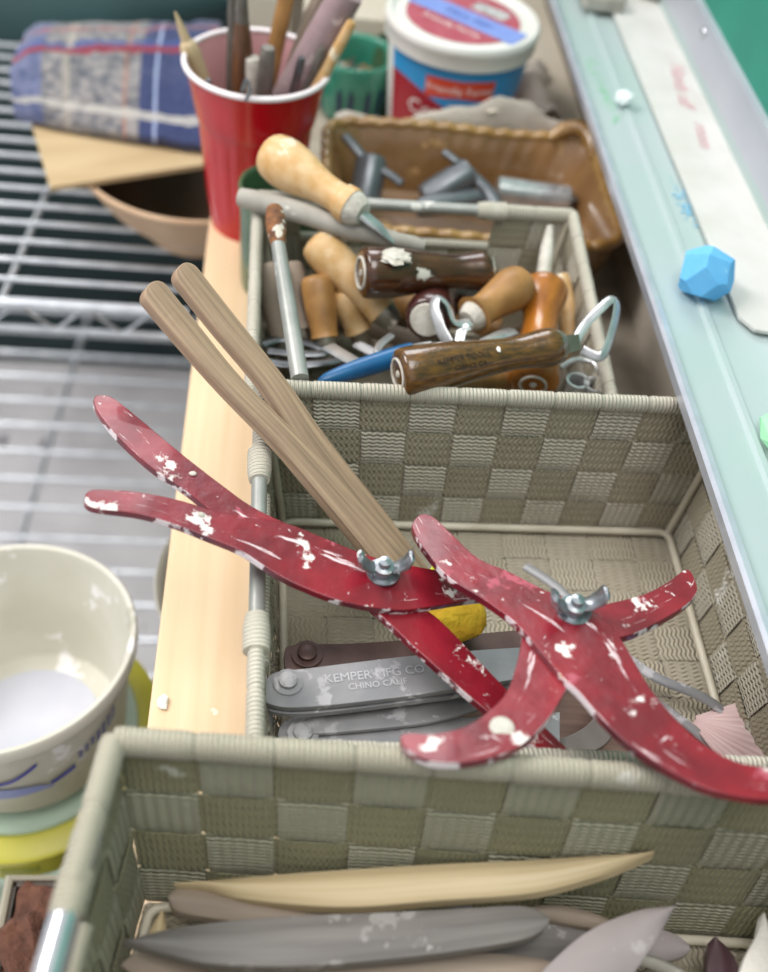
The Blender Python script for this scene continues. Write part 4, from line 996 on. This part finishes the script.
cl = solo('plaid_cloth', m, 'plaid', 'thick fuzzy blue and grey plaid wool cloth draped over the plywood board', 'cloth', origin=(topL+topR)/2)
me = cl.data; uvl = me.uv_layers[0]
def uvof(p):
    best = None
    return None
from mathutils import kdtree
kd = kdtree.KDTree((NI+1)*(NJ+1)); off = cl.location
for i in range(NI+1):
    for j in range(NJ+1): kd.insert(rows[i][j]-off, i*(NJ+1)+j)
kd.balance()
for lp in me.loops:
    co, idx, dist = kd.find(me.vertices[lp.vertex_index].co); uvl.data[lp.index].uv = ((idx // (NJ+1))/NI, (idx % (NJ+1))/NJ)
m = MB(); m.box((-.16, .905, -.098), (-.03, .955, -.012)); solo('storage_tin', m, 'cream', 'beige tin showing just behind the plaid cloth', 'tin', bevel=.002)

# ---- lower left: buckets
BK = V((-.145, .341, -.1875))
o = root('plastic_bucket', 'translucent white bucket with blue print, standing open at the left', 'bucket', BK)
hb = .090
m = MB(); m.spin(None, [(.001, 0), (.058, 0), (.060, .003), (.0735, hb-.009), (.0775, hb-.008), (.0782, hb), (.0772, hb+.0015), (.0745, hb+.001), (.0722, hb-.004), (.0585, .006), (.057, .004), (.001, .004)], 80, 0, BK); obj('bucket_wall', m, 'bucket', o)
m = MB(); m.disc(BK+V((0, 0, .0048)), .0435, 48); obj('dried_residue', m, 'bucket_in', o); o.rotation_euler = (-.08, -.07, 0)
RB = lambda z: .060+.0145*z/hb
def on_bk(a_c, z0): return lambda x, y: BK+V(((RB(z0+y)+.0012)*math.cos(math.radians(a_c)+x/.07), (RB(z0+y)+.0012)*math.sin(math.radians(a_c)+x/.07), z0+y))
def patch(fn, poly, mname, name):
    m = MB(); m.add([fn(x, y) for x, y in poly], [list(range(len(poly)))]); return obj(name, m, mname, o)
m = MB(); fn = on_bk(-88, .05)
m.grid([[fn(x, y-.0018), fn(x, y+.0018)] for x, y in spline([(-.04, -.006), (-.02, -.004), (0, -.002), (.012, .002), (.026, .014)], 16)]); obj('printed_mark', m, 'bucket_blue', o)
m = MB(); m.grid([[fn(x, y0), fn(x, y1)] for x, y0, y1 in spline([(-.04, -.022, -.010), (-.02, -.022, -.009), (.0, -.022, -.009), (.022, -.020, -.012), (.032, -.020, -.019)], 16)]); obj('printed_mark', m, 'bucket_blue_pale', o)
m = MB(); fn = on_bk(-50, .05)
m.grid([[fn(x, y0), fn(x, y1)] for x, y0, y1 in spline([(-.016, -.017, -.013), (-.006, -.014, -.0095), (.0, -.012, -.007)], 10)]); 
for i in range(7):
    for j in range(4):
        x = .003+i*.0045; y = -.009+j*.0045+i*.0022*(1) - .0045*(j > 2) ; 
        if abs(j-1.5)*1.2 < 1+i*.3: m.grid([[fn(x, y), fn(x, y+.0026)], [fn(x+.003, y+.001), fn(x+.003, y+.0036)]])
obj('printed_mark', m, 'bucket_blue', o)
# pails underneath
PK = V((-.150, .347, -.52))
o = root('plastic_pail', 'mint green pail with a yellow lid band, standing under the white bucket', 'pail', V((PK.x, PK.y, -.445)))
m = MB(); m.spin(None, [(.001, -.444), (.075, -.444), (.078, -.44), (.086, -.2375), (.086, -.2330), (.001, -.2330)], 72, 0, (PK.x, PK.y, 0)); obj('pail_wall', m, 'green_pail', o)
m = MB(); m.spin(None, [(.0865, -.2380), (.0885, -.2375), (.0885, -.2295), (.0855, -.2285), (.0855, -.2380)], 72, 0, (PK.x, PK.y, 0)); obj('lower_band', m, 'mint', o)
m = MB(); m.spin(None, [(.084, -.2285), (.0868, -.2265), (.0868, -.2050), (.084, -.2030), (.060, -.2030), (.060, -.2285)], 72, 0, (PK.x, PK.y, 0)); band_ = obj('lid_band', m, 'yellow_lid', o)
for a in (-84, -20, 40, 150):
    m = MB(); g = [[V((PK.x+.0872*math.cos(math.radians(a)+x/.086), PK.y+.0872*math.sin(math.radians(a)+x/.086), z)) for z in (-.2195, -.2125)] for x in [-.011+.0022*k for k in range(11)]]
    m.sheet(g, .0004, (math.cos(math.radians(a)), math.sin(math.radians(a)), 0)); obj('lid_slot', m, 'olive', band_)
m = MB(); m.spin(None, [(.001, -.2030), (.070, -.2030), (.071, -.1990), (.070, -.1970), (.001, -.1965)], 72, 0, (PK.x, PK.y, 0)); obj('lid', m, 'mint', o)
# buckets hidden partly by the pine board
Wc = P(155, 572, -.085)+V((.078, 0, 0)); Wc.z = -.30
m = MB(); m.spin(None, [(.001, 0), (.058, 0), (.062, .005), (.073, .200), (.076, .206), (.0785, .210), (.0775, .2135), (.074, .210), (.071, .2), (.060, .012), (.001, .01)], 72, 0, Wc)
solo('plastic_bucket', m, 'bucket', 'white bucket whose rim shows behind the left edge of the pine board', 'bucket', origin=Wc)
q = P(138, 716, -.32); Wd = V((Wc.x, Wc.y, -.445)); rd = .079
m = MB(); m.spin(None, [(.001, 0), (rd-.012, 0), (rd-.010, .01), (rd-.002, .12), (rd, .130), (rd, .138), (rd-.01, .144), (.001, .1445)], 72, 0, Wd)
solo('plastic_pail', m, 'mint', 'pale mint tub peeking out left of the pine board, under the white bucket rim', 'pail', origin=Wd)
print('pails', Wc, Wd, q)
# dark box with rags, bottom left corner
z = -.15; a = P(10, 879, z); wx = .085
o = root('plastic_box', 'dark open box with a pale rim in the bottom left corner', 'box', (a.x+wx/2, a.y-.06, z-.10))
m = MB(); x0, y1 = a.x, a.y; x1, y0 = a.x+wx, y1-.12; zb = z-.10; t = .004
for (A, B) in (((x0, y0, zb), (x1, y1, zb+t)), ((x0, y0, zb), (x0+t, y1, z)), ((x1-t, y0, zb), (x1, y1, z)), ((x0, y0, zb), (x1, y0+t, z)), ((x0, y1-t, zb), (x1, y1, z))): m.box(A, B)
obj('box_wall', m, 'box_dark', o, smooth=False)
m = MB(); m.tube([(x0, y0, z), (x1, y0, z), (x1, y1, z), (x0, y1, z)], .0032, 8, closed=True); obj('box_rim', m, 'box_rim', o)
m = MB(); q = P(24, 950, z-.012)+V((.005, 0, 0)); ball(m, q, (.022, .034, .024), amp=.35, sub=4, fr=2.5, seed=1)
solo('rag', m, 'brown_sponge', 'rough reddish-brown rag in the dark box', 'rag')
m = MB(); q = P(74, 945, z-.010); ball(m, q, (.0185, .036, .028), amp=.25, sub=4, fr=1.6, seed=6)
solo('rag', m, 'navy_rag', 'dark navy bundled rag in the box beside the brown one', 'rag')
# stand under box
m = MB(); m.box((x0-.01, y0-.02, -.445), (x1+.004, y1+.004, zb-.0005)); solo('wooden_crate', m, 'box_dark', 'plain dark crate carrying the open box', 'crate')

# ================================================================== ON THE CHALK TRAY
e = [P(612, -40, .1035), P(735, 320, .1035)]
def rp(px, py): return P(px, py, .1042)
a_, b_ = rp(613, 0), rp(733, 322); xr = P(757, 200, .1042).x
xl = (a_.x+b_.x)/2; yn = b_.y
o = root('ruler', 'long white ruler lying in the chalk tray, faint red writing on it', 'ruler', ((xl+xr)/2, .8, .1032))
m = MB(); z0, z1 = .1030, .1050
m.box((xl, yn+.004, z0), (xr-.001, 1.09, z1)); m.add([(xl, yn+.004, z1), (xl+.006, yn-.006, z1), (xr-.001, yn-.012, z1), (xr-.001, yn+.004, z1), (xl, yn+.004, z0), (xl+.006, yn-.006, z0), (xr-.001, yn-.012, z0), (xr-.001, yn+.004, z0)],
   [(0, 1, 2, 3), (7, 6, 5, 4), (0, 4, 5, 1), (1, 5, 6, 2), (2, 6, 7, 3)])
obj('ruler_body', m, 'ruler', o, smooth=False)
tf = lambda px, py: plane_fn(P(px, py, .1054), (-.12, -1, 0), (1, -.12, 0))
text('Hands off', .016, tf(681, 84), o, 'ruler_ink', shear=.4)
text('room', .014, tf(703, 135), o, 'ruler_ink', shear=.4)
def chalk(label, px, py, r, z, mname, seed, amp=.25, name='chalk'):
    m = MB(); ball(m, P(px, py, z), r, amp=amp, sub=1 if r[0] > .008 else 1, fr=1.3, seed=seed); return solo(name, m, mname, label, 'chalk', smooth=False)
bm_ = bmesh.new()
q = P(706, 273, .1145)
rng = random.Random(11); cuts = [V((math.sqrt(1-zc*zc)*math.cos(k*2.4+rng.uniform(-.3, .3)), math.sqrt(1-zc*zc)*math.sin(k*2.4), zc)).normalized() for k in range(17) for zc in (1-2*(k+.5)/17,)]
bmesh.ops.create_cube(bm_, size=3)
for i, n_ in enumerate(cuts+[V((0, 0, -1))]):
    r_ = bmesh.ops.bisect_plane(bm_, geom=bm_.verts[:]+bm_.edges[:]+bm_.faces[:], plane_co=n_*rng.uniform(.86, .98), plane_no=n_, clear_outer=True)
    bmesh.ops.holes_fill(bm_, edges=bm_.edges[:], sides=0)
m = MB(); m.add([q+V((v.co.x*.0150, v.co.y*.0150, v.co.z*.0135)) for v in bm_.verts], [[v.index for v in f.verts] for f in bm_.faces] if (bm_.verts.index_update() or True) else []); bm_.free()
solo('chalk', m, 'chalk_blue', 'large faceted lump of light blue chalk in the tray', 'chalk', smooth=False, bevel=.0005)
chalk('small white chalk stub in the tray, further back than the blue lump', 624, 98, (.0062, .0075, .0055), .107, 'chalk_white', 4)
chalk('pale green chalk stub at the right edge of the picture, nearest in the tray', 773, 435, (.006, .016, .006), .1075, 'chalk_green', 9, .1)
m = MB(); q = P(602, -2, .1095); m.box((q.x-.016, q.y-.014, .1035), (q.x+.016, q.y+.03, .116)); solo('eraser_block', m, 'stone', 'grey worn block in the tray at the top edge, left of the ruler', 'block', bevel=.003)
q = P(640, -8, .108); m = MB(); m.add([q+V(v) for v in ((-.02, .005, 0), (.012, -.012, 0), (.024, -.008, 0), (.022, .03, 0), (-.02, .03, 0), (-.02, .005, .006), (.012, -.012, .006), (.024, -.008, .006), (.022, .03, .006), (-.02, .03, .006))],
    [(0, 1, 2, 3, 4), (9, 8, 7, 6, 5), (0, 5, 6, 1), (1, 6, 7, 2), (2, 7, 8, 3), (3, 8, 9, 4), (4, 9, 5, 0)])
solo('wood_scrap', m, 'driftwood', 'greyish flat wood scrap lying on the far end of the ruler', 'wood scrap', bevel=.001)
